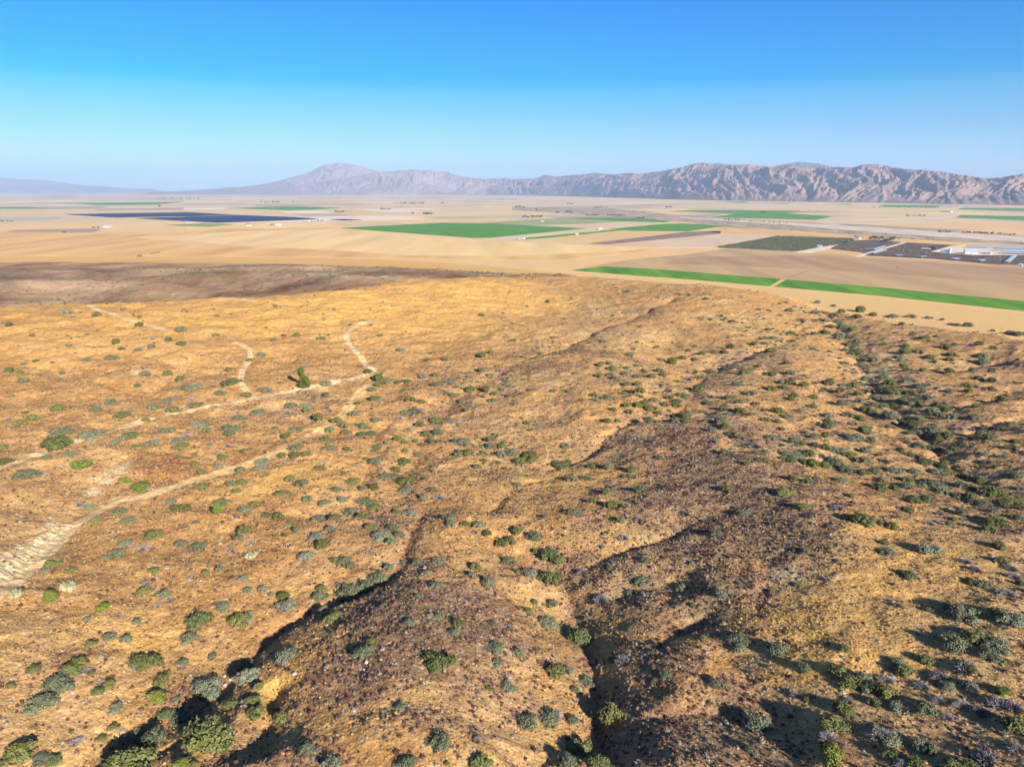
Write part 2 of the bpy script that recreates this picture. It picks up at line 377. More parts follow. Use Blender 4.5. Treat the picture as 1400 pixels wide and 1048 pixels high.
def field_of(x, y, L, reach=2.6):
    s = np.zeros(len(x))
    for gx, gy, rr, w in L:
        m = (np.abs(x - gx) < rr * reach * 1.3) & (np.abs(y - gy) < rr * reach * 1.3)
        d2 = ((x[m] - gx) ** 2 + (y[m] - gy) ** 2) / (rr * 1.15) ** 2
        s[m] = np.maximum(s[m], w * np.exp(-d2))
    return s

def land_colour(x, y, z):
    r = np.hypot(x, y); a = np.arctan2(x, y)
    C = lambda *v: np.array(v)[None, :]
    col = np.repeat(C(.45, .255, .105), len(x), 0)
    def mixin(c, f): 
        f = np.clip(f, 0, 1)[:, None]; col[:] = col * (1 - f) + c * f
    n1 = fbm(x, y, 60, 4); n2 = fbm(x + 400, y, 14, 4); n3 = fbm(x, y + 900, 4.5, 3, .6); n4 = fbm(x - 80, y + 40, 1.6, 2)
    near = 1 - sstep(500, 1100, r)
    mixin(C(.52, .34, .19), sstep(-.1, .5, n1) * .7)
    mixin(C(.40, .20, .075), sstep(.05, .5, n2) * .55)
    mixin(C(.56, .34, .12), sstep(.1, .6, -n2 + .3 * n1) * .6)
    g = field_of(x, y, GOLD); mixin(C(.62, .37, .115), sstep(.15, .85, g + .35 * n2) * .8)
    rd = field_of(x, y, RED); mixin(C(.40, .17, .06), sstep(.2, .9, rd + .5 * n2) * .75)
    s = field_of(x, y, SCRUB); sc = sstep(.18, .85, s + .35 * n2 + .15 * n1)
    mixin(C(.26, .17, .115), sc * .8)
    mixin(C(.19, .115, .078), sstep(.5, 1.1, s + .9 * n3) * .6)
    mixin(C(.30, .165, .085), near * sstep(.05, .6, n3 + .3 * n2) * .6)
    mixin(C(.62, .45, .27), near * sstep(.15, .6, n4 - .3 * n2) * .5)
    p = field_of(x, y, PALE); mixin(C(.66, .54, .38), sstep(.25, .8, p + .35 * n3) * .85)
    sg, bw = bank(x, y); mixin(C(.70, .58, .40), np.exp(-(sg / (3.6 + 1.3 * n3)) ** 4) * (bw > .5) * (.75 + .5 * n4)); mixin(C(.50, .38, .24), np.exp(-(sg / 3.4) ** 2) * (bw > .5) * sstep(.1, .5, perlin(x / 1.3, y / 1.3)) * .6)
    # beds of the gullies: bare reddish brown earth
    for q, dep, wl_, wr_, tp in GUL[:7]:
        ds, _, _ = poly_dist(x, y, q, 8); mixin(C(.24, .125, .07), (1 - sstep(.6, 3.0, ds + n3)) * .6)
    mixin(C(.36, .255, .16), sstep(-.12, .04, a) * near * sstep(-.5, .3, n2 + .5 * n1) * .5)
    # golden crest towards the valley
    crest = sstep(380, 620, r) * (1 - sstep(-.02, .12, a))
    mixin(C(.66, .375, .115), crest * sstep(-.6, .5, n1 + n2) * .75)
    # brown burned country beyond the crest
    pre = (1 - sstep(50, 64, z)) * sstep(780, 900, r) * (a < .14)
    out_gold = sstep(.86, .93, r / r_edge(a) + .02 * fbm(x, y, 200, 3))
    right_fade = 1 - sstep(.055, .10, a)
    k = np.clip(pre, 0, 1) * (1 - out_gold) * right_fade
    nb = fbm(x, y, 170, 4); nb2 = fbm(x, y + 500, 24, 3)
    brown = np.where(nb[:, None] > 0, C(.36, .245, .165), C(.22, .14, .105)); brown = C(.27, .175, .11) + C(.15, .115, .08) * np.clip(nb * 2.2 + .4 * nb2, -1, 1)[:, None]
    f = (k)[:, None]; col[:] = col * (1 - f) + brown * f
    mixin(C(.60, .36, .14), out_gold * (r < r_edge(a) * 1.05) * (z < 40) * .9)
    # tan apron of grass between the hills and the irrigated strip at the right
    ap = sstep(1.0, 1.05, r / r_brow(a)) * sstep(.0, .12, a); mixin(C(.62, .41, .20), ap * .92)
    # valley floor
    v = sstep(1.0, 1.02, r / r_edge(a))
    far = sstep(2500, 9000, r)
    nv = fbm(x, y * .6, 900, 4)
    vc = C(.64, .42, .22) * (1 - far[:, None]) + C(.59, .43, .265) * far[:, None] + C(.07, .055, .04) * nv[:, None]
    col[:] = col * (1 - v[:, None]) + vc * v[:, None]
    # tracks
    for nm, q, hw, lab in TRK:
        ds, _, _ = poly_dist(x, y, q, hw * 4 + 4)
        c = C(.68, .46, .23) if 'golden' in lab else C(.69, .52, .34)
        if 'chalky' in lab: c = C(.67, .49, .30)
        mixin(c, (1 - sstep(hw * .85, hw * 1.3, ds + .25 * n4)) * (.8 if 'golden' in lab or 'faint' in lab else .97))
        mixin(C(.48, .29, .14), (1 - sstep(.25, .8, ds + .2 * n4)) * .25)
    col *= C(1.0, .985, .83)
    return np.clip(col, .02, .9)

# ------------------------------------------------------------------ one ground sheet out to the horizon
cols_a = np.concatenate([np.linspace(-52, 52, 900, endpoint=False), np.linspace(52, 308, 56, endpoint=False)])
cols_a = np.radians(cols_a)
rows = [.5, 6., 20., 35., 50., 62., 72.]; r_ = 80.
while r_ < 3000:
    rows.append(r_); r_ += min(max(0.0018 * r_ * r_ / 95, .16), 0.0085 * r_)
while r_ < 43500:
    rows.append(r_); r_ *= 1.035
rows.append(43800.)
rows = np.array(rows); NR, NC = len(rows), len(cols_a)
RR, AA = np.meshgrid(rows, cols_a, indexing='ij')
gx, gy = (RR * np.sin(AA)).ravel(), (RR * np.cos(AA)).ravel()
gz = height(gx, gy)
# tracks are worn slightly into the ground
trk_d = np.full(len(gx), 1e9); trk_i = np.full(len(gx), -1)
for i, (nm, q, hw, lab) in enumerate(TRK):
    ds, _, _ = poly_dist(gx, gy, q, hw * 3)
    c = ds < trk_d; trk_d = np.where(c, ds, trk_d); trk_i = np.where(c & (ds < hw * 1.15), i, trk_i)
gz -= 0.12 * (1 - sstep(1.2, 3.0, trk_d))
gc = land_colour(gx, gy, gz)
i0 = (np.arange(NR - 1)[:, None] * NC + np.arange(NC)[None, :]).ravel()
i1 = (np.arange(NR - 1)[:, None] * NC + (np.arange(NC)[None, :] + 1) % NC).ravel()
quads = np.stack([i0, i0 + NC, i1 + NC, i1], -1)

m, n, l, b = mat_base('dry_ground', 0.95, 0.05)
at = n.new('ShaderNodeAttribute'); at.attribute_name = 'Col'
tc = n.new('ShaderNodeTexCoord')
def nz(scale, detail, rough=.6, dist=0):
    q = n.new('ShaderNodeTexNoise'); q.inputs['Scale'].default_value = scale; q.inputs['Detail'].default_value = detail
    q.inputs['Roughness'].default_value = rough; q.inputs['Distortion'].default_value = dist
    l.new(tc.outputs['Object'], q.inputs['Vector']); return q
nA, nB, nC_ = nz(.35, 6, .65), nz(2.2, 4, .7), nz(.9, 5, .7, .4)
def rng_(src, a0, a1, b0, b1):
    q = n.new('ShaderNodeMapRange'); q.inputs[1].default_value = a0; q.inputs[2].default_value = a1; q.inputs[3].default_value = b0; q.inputs[4].default_value = b1
    l.new(src, q.inputs[0]); return q
mA = rng_(nA.outputs['Fac'], .3, .7, .70, 1.30); mB = rng_(nB.outputs['Fac'], .3, .7, .55, 1.45)
mm = n.new('ShaderNodeMath'); mm.operation = 'MULTIPLY'; l.new(mA.outputs[0], mm.inputs[0]); l.new(mB.outputs[0], mm.inputs[1])
vm = n.new('ShaderNodeVectorMath'); vm.operation = 'SCALE'; l.new(at.outputs['Color'], vm.inputs[0]); l.new(mm.outputs[0], vm.inputs['Scale'])
# litter, dead weeds and bare patches: redder brown flecks
fl = rng_(nC_.outputs['Fac'], .54, .68, 0, .62)
geo = n.new('ShaderNodeVectorMath'); geo.operation = 'LENGTH'; l.new(tc.outputs['Object'], geo.inputs[0])
fd = rng_(geo.outputs['Value'], 900, 1500, 1, 0)
fm = n.new('ShaderNodeMath'); fm.operation = 'MULTIPLY'; l.new(fl.outputs[0], fm.inputs[0]); l.new(fd.outputs[0], fm.inputs[1])
mx = n.new('ShaderNodeMix'); mx.data_type = 'RGBA'; l.new(fm.outputs[0], mx.inputs[0]); l.new(vm.outputs[0], mx.inputs[6])
m2 = n.new('ShaderNodeMix'); m2.data_type = 'RGBA'; m2.blend_type = 'MULTIPLY'; m2.inputs[0].default_value = 1; m2.inputs[7].default_value = (.52, .40, .34, 1)
l.new(vm.outputs[0], m2.inputs[6]); l.new(m2.outputs[2], mx.inputs[7]); l.new(mx.outputs[2], b.inputs['Base Color'])
bp = n.new('ShaderNodeBump'); bp.inputs['Distance'].default_value = .55; bp.inputs['Strength'].default_value = .8
l.new(nC_.outputs['Fac'], bp.inputs['Height']); l.new(bp.outputs[0], b.inputs['Normal'])
GROUND = m

fi = trk_i[quads].max(1); allin = (trk_i[quads] >= 0).sum(1) >= 3
fi = np.where(allin, fi, -1)
co = np.stack([gx, gy, gz], -1)
obj('ground', mesh_np('ground', co, quads[fi < 0], GROUND, False, gc))
# centre cap under the camera
tag(bpy.data.objects['ground'], 'dry golden hill country with gullies and level valley floor reaching the horizon', kind='structure')
for i, (nm, q, hw, lab) in enumerate(TRK):
    f = quads[fi == i]
    if len(f) == 0: continue
    u, inv = np.unique(f.ravel(), return_inverse=True)
    tag(obj(nm, mesh_np(nm, co[u], inv.reshape(-1, 4), GROUND, False, gc[u])), lab, kind='structure')
# ------------------------------------------------------------------ mountains
def mountain(name, label, sky_px, base_px, depth, mat, seed, nc, nr, spur, rough, foot=0.0, crest_t=.62):
    """sky_px: skyline read off the photo; base_px: (x, y) of the foot on the valley floor; depth: metres from foot to crest"""
    sx = np.array([p[0] for p in sky_px], float); sy = np.array([p[1] for p in sky_px], float)
    bx, by = flat([p[0] for p in base_px], [p[1] for p in base_px]); ba = np.arctan2(bx, by); br = np.hypot(bx, by)
    x0, x1 = sx[0], sx[-1]; pxs = np.linspace(x0, x1, nc)
    dd = ray(pxs, np.full(nc, 258.3)); az = np.arctan2(dd[:, 0], dd[:, 1])
    rb = np.interp(az, ba, br)
    yy = np.interp(pxs, sx, sy); dc = ray(pxs, yy); elev = dc[:, 2] / np.hypot(dc[:, 0], dc[:, 1])
    rc = rb + depth; elev = elev + rough * .0011 * (fbm(pxs + seed * 91, pxs * 0 + 5, 26, 4, .6)); crest = CAMZ + elev * rc
    ends = sstep(0, .05, np.linspace(0, 1, nc)) * (1 - sstep(.95, 1, np.linspace(0, 1, nc)))
    crest = np.maximum(crest, 5)
    t = np.linspace(0, 1.7, nr)[:, None]; A = np.repeat(az[None], nr, 0); r = rb[None] + depth * t
    x, y = r * np.sin(A), r * np.cos(A)
    s = A * rb.mean()
    prof = np.where(t < 1, np.clip(t, 0, 1) ** .85, np.clip(1 - (t - 1) / .7, 0, 1) ** 1.0)
    warp = perlin(x / 2300 + seed, y / 2300) * 700 + perlin(x / 800 + seed, y / 800) * 190
    # spurs run from the crest down to the plain; side ravines between them
    a1 = 1 - 2 * np.abs(perlin((s + warp) / spur + seed * 7, t * .8 + seed))
    a2 = 1 - 2 * np.abs(perlin((s + warp * 1.3 + 300 * t) / (spur * .42) + seed * 3, t * 1.8 + 40))
    a3 = 1 - 2 * np.abs(perlin((s + warp - 500 * t) / (spur * .2) + seed, t * 4 + 11))
    a4 = fbm(x, y, spur * .35, 5, .6, True)
    h = crest[None] * prof
    hill = np.clip(prof * (1 - prof) * 4, 0, 1) * .75 + .25 * prof
    rel = crest[None] * hill * rough
    h2 = h + rel * (.30 * perlin(x / 2600 + seed * 2, y / 2600 + 7) + .30 * (a1 - .35) + .26 * (a2 - .3) + .20 * (a3 - .2) + .34 * (a4 - .2)) - .02 * crest[None] * (1 - prof)
    # keep the skyline where it is: lift whatever sticks out above the line of sight to the crest
    lim = CAMZ + (elev[None] + .0016 * perlin(s / 260 + seed, 0 * s + 3) * rough) * r
    h2 = np.minimum(h2, lim)
    kc = int(np.argmin(np.abs(t[:, 0] - 1))); h2[kc] = np.minimum(lim[kc], np.maximum(h2[kc], lim[kc] - 4))
    h2 = h2 * ends[None] - 3
    co = np.stack([x.ravel(), y.ravel(), h2.ravel()], -1)
    i0 = (np.arange(nr - 1)[:, None] * nc + np.arange(nc - 1)[None]).ravel()
    q = np.stack([i0, i0 + 1, i0 + nc + 1, i0 + nc], -1)
    o = obj(name, mesh_np(name, co, q, mat, False)); tag(o, label, kind='structure'); return o

rockA = mat_noise('bare_mountain', (.150, .098, .080), (.27, .178, .140), .0016, detail=10, lo=.32, hi=.68, rough=1, spec=0)
rockB = mat_noise('far_mountain', (.19, .13, .11), (.30, .21, .17), .0010, detail=8, lo=.32, hi=.68, rough=1, spec=0)
rockC = mat_noise('dark_summit', (.05, .045, .045), (.09, .075, .07), .0016, detail=6, rough=1, spec=0)
M1 = [(610,256),(640,251),(680,248),(735,243),(745,239),(760,241),(790,238.5),(810,236.5),(840,238),(862,236.5),(880,237),(900,234),(925,229.5),(940,225.5),(960,222),(972,223.5),(980,222.3),(993,225),(1007,225.3),(1024,224),(1040,227),(1058,227.5),(1078,224.5),(1094,228),(1118,227.5),(1138,228),(1165,228.3),(1175,225),(1185,224),(1209,226),(1232,231),(1266,232.6),(1299,237),(1325,240.5),(1346,243.4),(1366,242.5),(1385,238.5),(1400,236.5),(1430,233),(1480,235),(1560,240),(1640,236),(1720,246)]
B1 = [(600,265.8),(700,267),(780,268.5),(850,270.5),(930,273),(1000,274.5),(1100,276),(1200,277.5),(1300,279.5),(1400,281),(1560,283),(1720,284)]
mountain('mountain_range', 'near rugged brown mountain range with furrowed slopes filling the right half of the horizon', M1, B1, 2600, rockA, 3.1, 1500, 190, 690, .47)
M1b = [(1030,232),(1055,227),(1070,224),(1082,221.8),(1094,221.2),(1108,222.5),(1125,225.5),(1140,229),(1165,234)]
mountain('mountain', 'dark blue summit rising behind the middle of the near mountain range', M1b, [(1000,268),(1200,268)], 3500, rockC, 5.7, 200, 60, 1200, .5)
M3 = [(350,258.5),(400,254),(440,248),(480,242),(505,237.5),(520,236),(545,233),(560,231.8),(580,232.5),(600,233.8),(615,236),(625,239.5),(645,243.5),(665,244.5),(690,243),(700,243.8),(720,245),(745,245.5),(790,250),(850,256)]
mountain('mountain_range', 'low pale lilac range in the middle distance between the peak and the near range', M3, [(340,266.6),(900,267)], 2700, rockB, 8.3, 420, 80, 1500, .55)
M2 = [(190,262.5),(240,261),(280,259),(320,256),(352,253),(380,247.5),(405,241),(420,237),(433,231),(440,227.5),(450,224.5),(460,222.3),(470,222.2),(480,224.5),(490,225.8),(505,230),(522,235.5),(560,243),(620,254)]
mountain('mountain', 'pale hazy peak with broad shoulders left of the middle of the horizon', M2, [(150,266.1),(640,266.2)], 3200, rockB, 1.9, 300, 80, 1900, .45)
M5 = [(-160,250),(-90,246),(-40,243.5),(0,243),(20,244.3),(40,245),(60,246),(80,248),(100,251),(115,253.5),(140,254.5),(170,257),(230,259)]
mountain('mountain_range', 'faint blue hills fading into haze at the far left', M5, [(-200,263.7),(260,263.7)], 4500, rockB, 6.4, 200, 50, 1900, .4)

# ------------------------------------------------------------------ valley floor: fields, river bed, pens
def slab(name, px, mat, h, label, kind='structure', group=None, z0=-.5):
    x, y = flat([p[0] for p in px], [p[1] for p in px], h)
    nn = len(px); area = sum(x[i] * y[(i + 1) % nn] - x[(i + 1) % nn] * y[i] for i in range(nn))
    if area < 0: x, y = x[::-1], y[::-1]
    v = [(a, b, z0) for a, b in zip(x, y)] + [(a, b, h) for a, b in zip(x, y)]
    f = [tuple(range(nn, 2 * nn))] + [(i, (i + 1) % nn, nn + (i + 1) % nn, nn + i) for i in range(nn)]
    o = obj(name, mesh_py(name, v, f, mat)); tag(o, label, group=group, kind=kind); return o

ST = lambda a: (1, .12, 1, R(a))
gr1 = mat_noise('alfalfa', (.05, .17, .006), (.14, .29, .018), .03, stretch=ST(-25), lo=.3, hi=.7, rough=.8)
gr2 = mat_noise('far_alfalfa', (.050, .19, .010), (.11, .26, .018), .012, lo=.3, hi=.7)
gr3 = mat_noise('young_crop', (.22, .27, .10), (.33, .33, .14), .004, lo=.3, hi=.7)
gr4 = mat_noise('olive_crop', (.18, .22, .05), (.28, .30, .09), .01, lo=.3, hi=.7)
tan1 = mat_noise('ploughed_soil', (.38, .24, .12), (.52, .335, .165), .012, stretch=ST(-28), lo=.3, hi=.7)
tan2 = mat_noise('darker_ploughed_soil', (.31, .19, .10), (.43, .275, .14), .014, stretch=ST(-28), lo=.3, hi=.7)
tan3 = mat_noise('pale_fallow_soil', (.52, .375, .235), (.60, .445, .28), .004, stretch=ST(20), lo=.3, hi=.7)
gold1 = mat_noise('stubble', (.60, .39, .155), (.76, .54, .24), .008, stretch=ST(60), lo=.3, hi=.7)
gold2 = mat_noise('golden_stubble', (.52, .29, .095), (.70, .44, .17), .009, stretch=ST(70), lo=.3, hi=.7)
dark1 = mat_noise('dark_turned_soil', (.20, .13, .10), (.27, .18, .14), .02, lo=.3, hi=.7)
pen = mat_noise('corral_earth', (.075, .050, .034), (.16, .105, .07), .018, detail=6, lo=.32, hi=.68)
scrubm = mat_noise('scrub_plain', (.20, .17, .11), (.50, .36, .22), .012, detail=8, lo=.34, hi=.66, stretch=(1, .5, 1))
wash = mat_noise('river_sand', (.46, .38, .28), (.66, .54, .41), .01, detail=6)
pink = mat_noise('far_soil', (.48, .34, .20), (.59, .43, .255), .0014, detail=4, lo=.3, hi=.7)
pale = mat_noise('pale_road_dust', (.62, .49, .35), (.70, .56, .41), .02)

# random patchwork of far fields, aligned with the section roads
pm = [pink, tan3, mat_noise('far_pale_soil', (.64, .50, .36), (.72, .57, .42), .002), mat_noise('far_brown_soil', (.32, .23, .165), (.40, .29, .21), .002), gold1,
      mat_noise('far_weedy_soil', (.36, .32, .20), (.48, .38, .26), .004)]
rr = random.Random(5); th = R(24); ct, st_ = math.cos(th), math.sin(th)
PW = 0
for i in range(-16, 22):
    for j in range(3, 30):
        if rr.random() < .35: continue
        w, hgt = rr.choice((.5, 1, 1, 1.9)) * 790, rr.choice((.5, .97, .97)) * 800
        u, v = i * 800.0, j * 800.0; X, Y = u * ct - v * st_, u * st_ + v * ct
        if Y < 3200 or Y > 19000 or abs(X) > Y * .85: continue
        if Y > 11000 - 0 and X > Y * .05 and math.hypot(X, Y) > 9300: continue
        q = [(u, v), (u + w, v), (u + w, v + hgt), (u, v + hgt)]; q = [(a * ct - b_ * st_, a * st_ + b_ * ct) for a, b_ in q]
        z = .10 + .01 * (PW % 9)
        vv = [(a, b_, -.5) for a, b_ in q] + [(a, b_, z) for a, b_ in q]
        o = obj('field', mesh_py('field', vv, [(4, 5, 6, 7), (0, 1, 5, 4), (1, 2, 6, 5), (2, 3, 7, 6), (3, 0, 4, 7)], rr.choice(pm)))
        tag(o, 'fallow or stubble farm field in the patchwork of the far valley floor', kind='structure', group='far fields of the valley'); PW += 1

def far(nm, px, mat, h, lab, kind='structure', group=None): return slab(nm, px, mat, h, lab, kind, group)
far('stubble_field', [(-200,350),(-200,318),(60,317),(188,321),(300,313),(455,311),(600,327),(790,338),(905,338.5),(870,345),(760,356),(560,352.5),(300,350)], gold2, .25, 'broad golden stubble field behind the brown burned land')
far('stubble_field', [(188,325),(330,316),(470,313),(653,326.5),(780,334),(900,338.5),(850,343),(700,350),(560,349),(470,343),(330,336)], gold1, .35, 'pale yellow stubble field in front of the large emerald field')
far('fallow_field', [(640,326.5),(802,313.5),(843,315.2),(703,328.5),(850,334),(985,319),(1062,322),(978,338.3),(905,338.4),(780,334.5)], tan3, .42, 'pale fallow field between the emerald field and the orchard')
far('fallow_field', [(700,306),(870,299),(905,304),(835,313),(800,311.8),(730,308)], tan3, .40, 'pale fallow field behind the right tip of the large emerald field')
far('scrub_plain', [(700,283),(820,283),(950,297),(1090,303),(1266,314),(1400,322),(1480,324),(1480,338),(1266,330),(1118,318.5),(985,311),(935,303),(840,296),(700,287)], scrubm, .45, 'brush covered plain along the dry river')
far('dry_riverbed', [(930,296.8),(1088,304.5),(1165,309),(1266,315.5),(1400,323.5),(1480,327),(1480,335),(1400,330.8),(1266,322.5),(1165,315),(1088,308),(985,301.5),(930,298)], wash, .55, 'pale sandy dry river bed winding across the right side of the valley')
far('stubble_field', [(957,316.5),(997,310.5),(1118,318),(1266,328),(1480,340),(1480,351),(1400,347),(1266,338),(1168,325.5),(1064,321.5),(985,318.5)], gold2, .55, 'narrow golden field between the dry river and the dairy pens')
far('ploughed_field', [(795,366),(860,355),(940,347.5),(997,339.3),(1091,345),(1165,350),(1400,363),(1500,369),(1500,421),(1200,392.5),(1060,381.5),(1000,376.5),(900,368.5),(830,364.5)], tan1, .30, 'wide brown ploughed field behind the nearest bright green strip')
far('ploughed_field', [(905,361),(940,351),(1100,349),(1250,357.5),(1400,367),(1500,373),(1500,396),(1400,388),(1165,371),(1000,363)], tan2, .40, 'darker freshly worked band across the middle of the ploughed field')
far('farm_road', [(1158,352),(1166,351),(1078,381.5),(1068,381)], tan2, .5, 'faint farm lane crossing the ploughed field towards the gap in the green strip')
far('ploughed_strip', [(802,333),(830,334.2),(985,319.5),(985,316),(940,316.8)], dark1, .55, 'narrow dark turned strip in the pale fallow field')
far('pen_ground', [(1131,340),(1162,329),(1199,327.3),(1232,331),(1326,336),(1400,346),(1480,350),(1480,366),(1400,361.8),(1366,361.8),(1280,354),(1185,349.4),(1172,345)], pen, .62, 'dark trampled corral earth of the dairy')
far('stubble_field', [(1111,344.6),(1135,340.3),(1174,344.5),(1182,346.5),(1170,350.4)], gold2, .66, 'small orange stubble triangle at the near left corner of the dairy')
far('farm_road', [(1168,350.6),(1175,350.9),(1207,341),(1240,331.6),(1234,331),(1200,341)], pale, .72, 'pale farm road running through the dark dairy pens')
far('farm_yard', [(1272,344),(1300,336),(1320,334.5),(1400,337.5),(1480,340),(1480,350),(1400,348.5),(1330,348.5)], pale, .72, 'pale dusty yard among the barns of the dairy')
far('farm_yard', [(1090,344.6),(1111,344.6),(1135,340),(1140,335.5),(1128,336),(1104,341)], pale, .66, 'pale dusty lane beside the orchard corner')
green = [
 ('alfalfa_field', [(782,369.2),(800,366.5),(830,364),(900,368),(1000,376),(1068,381.2),(1053,390.8),(950,382),(860,375.5)], gr1, .9, 'bright green strip field left of the tan path gap'),
 ('alfalfa_field', [(1076,382),(1200,392.5),(1400,411.5),(1500,421.5),(1500,436),(1400,424.5),(1300,414),(1200,403.5),(1059,391.3)], gr1, .9, 'bright green strip field right of the tan path gap'),
 ('alfalfa_field', [(466,311.5),(604,304.3),(658,304.8),(802,312.2),(671,325),(650,325.3)], gr2, .9, 'large emerald diamond field in the middle of the valley'),
 ('young_crop_field', [(655,304.8),(740,299.5),(775,298.4),(862,302.5),(800,306),(720,308.3)], gr3, .8, 'pale green young crop behind the large emerald field'),
 ('alfalfa_field', [(776,298.3),(806,297.3),(870,298.2),(920,301.8),(908,304),(850,302.4)], gr2, .9, 'thin dark green field behind the pale young crop'),
 ('alfalfa_field', [(832,313.2),(900,306.5),(932,305.4),(993,308.4),(940,316.2),(870,315.4)], gr2, .9, 'dark green field right of the large emerald field'),
 ('alfalfa_field', [(700,328),(712,325.8),(838,314),(852,314.6),(745,325.5)], gr2, 1.0, 'thin green sliver along the fallow field'),
 ('alfalfa_field', [(914,288.7),(950,287),(1096,288),(1074,291.6),(1139,295.6),(1116,300.5),(974,297),(1010,291.6)], gr2, .9, 'notched dark green field below the mountains at centre right'),
 ('alfalfa_field', [(1202,280.8),(1212,279.9),(1287,280.8),(1280,284),(1209,282.8)], gr2, .9, 'green sliver left of the white shed'),
 ('alfalfa_field', [(1307,297.6),(1313,294),(1400,295.5),(1500,297),(1500,303),(1400,301)], gr2, .9, 'dark green field at the right edge below the mountains'),
 ('alfalfa_field', [(1308,286),(1318,284.2),(1400,285.2),(1500,286),(1500,290),(1400,289)], gr2, .9, 'thin pale green field at the right edge nearest the mountains'),
 ('alfalfa_field', [(1131,278.2),(1168,279),(1160,280)], gr2, .9, 'tiny green field at the foot of the mountains'),
 ('alfalfa_field', [(975,276),(1025,275.4),(1020,277)], gr2, .9, 'tiny green strip at the foot of the mountains'),
 ('alfalfa_field', [(1047,277.5),(1086,277.3),(1075,278.8)], gr2, .9, 'small green strip under the dark summit'),
 ('alfalfa_field', [(312,284.5),(396,281.4),(468,284.2),(430,286.5),(396,287.4)], gr2, .9, 'green lens shaped field beyond the solar farm'),
 ('alfalfa_field', [(-60,283),(37,282.8),(66,284.7),(0,285.4),(-60,285)], gr2, .9, 'green field at the left edge of the valley'),
 ('alfalfa_field', [(30,277.3),(188,276.3),(250,275.9),(215,279.8),(134,280.8),(115,279)], gr2, .9, 'far grey green field at the upper left'),
 ('olive_crop_field', [(223,307.9),(279,304.9),(324,306.5),(285,310)], gr4, .8, 'olive green crop at the near edge of the solar farm'),
]
for nm, px, mt, h, lab in green: far(nm, px, mt, h, lab, 'structure')
far('salt_flat', [(-60,276.3),(90,274.9),(240,274.6),(200,275.9),(40,277)], pale, .6, 'thin white strip in the far left of the valley')

# ------------------------------------------------------------------ solar farm: rows of tilted panels on posts
panel_m = mat_noise('solar_glass', (.006, .012, .040), (.010, .020, .060), .5, rough=.35, spec=.5)
steel_m = mat_noise('galvanised_steel', (.40, .41, .43), (.52, .53, .55), .4, rough=.5, spec=.4)
def solar(px, label, skip):
    x, y = flat([p[0] for p in px], [p[1] for p in px]); pts = list(zip(x, y)); o_ = (float(np.mean(x)), float(np.mean(y)))
    root = empty('solar_farm', (o_[0], o_[1], 0)); tag(root, label, 'solar farm', 'solar panel arrays')
    ys = np.arange(min(y), max(y), 11.0); k = 0
    PV, PF, SV, SF = [], [], [], []
    for yy in ys:
        xs = []
        for (ax, ay), (bx_, by_) in zip(pts, pts[1:] + pts[:1]):
            if (ay - yy) * (by_ - yy) < 0: xs.append(ax + (yy - ay) / (by_ - ay) * (bx_ - ax))
        if len(xs) < 2: continue
        xa, xb = min(xs), max(xs)
        if xb - xa < 20: continue
        if k % 16 == 15: k += 1; continue
        k += 1
        X0, X1, Y = xa - o_[0], xb - o_[0], yy - o_[1]
        cs = np.arange(X0, X1, 260.0)
        for c in cs:
            e = min(c + 250, X1)
            n0 = len(PV); PV += [(c, Y - 4.3, .9), (e, Y - 4.3, .9), (e, Y + 4.3, 3.4), (c, Y + 4.3, 3.4), (c, Y - 4.3, .75), (e, Y - 4.3, .75), (e, Y + 4.3, 3.25), (c, Y + 4.3, 3.25)]
            PF += [(n0, n0 + 1, n0 + 2, n0 + 3), (n0 + 7, n0 + 6, n0 + 5, n0 + 4), (n0, n0 + 4, n0 + 5, n0 + 1), (n0 + 2, n0 + 6, n0 + 7, n0 + 3), (n0, n0 + 3, n0 + 7, n0 + 4), (n0 + 1, n0 + 5, n0 + 6, n0 + 2)]
            for q in (c + 6, (c + e) / 2, e - 6):
                n1 = len(SV); SV += [(q - .2, Y - .2, 0), (q + .2, Y - .2, 0), (q + .2, Y + .2, 0), (q - .2, Y + .2, 0), (q - .2, Y - .2, 1.9), (q + .2, Y - .2, 1.9), (q + .2, Y + .2, 1.9), (q - .2, Y + .2, 1.9)]
                SF += [(n1, n1 + 1, n1 + 5, n1 + 4), (n1 + 1, n1 + 2, n1 + 6, n1 + 5), (n1 + 2, n1 + 3, n1 + 7, n1 + 6), (n1 + 3, n1, n1 + 4, n1 + 7)]
    tag(obj('panel_rows', mesh_py('panel_rows', PV, PF, panel_m), root), kind='stuff')
    tag(obj('posts', mesh_py('posts', SV, SF, steel_m), root), kind='stuff')
solar([(90,293.4),(150,292.2),(215,291.2),(255,290.5),(318,293.7),(262,295.8),(158,297.5)], 'dark blue solar array farther back, left one of the two large arrays', 0)
solar([(187,298.8),(260,296.8),(329,294.6),(403,297.3),(435,299.8),(299,304.8)], 'dark blue solar array nearer to the camera, in front of the other large one', 0)
solar([(450,300.5),(471,299.9),(495,301.1),(470,301.6)], 'small dark blue solar array right of the two large ones', 0)
far('farm_yard', [(430,300.2),(446,299.4),(478,299),(470,299.8),(450,300.6)], pale, .7, 'white gravel pad beside the small solar array')

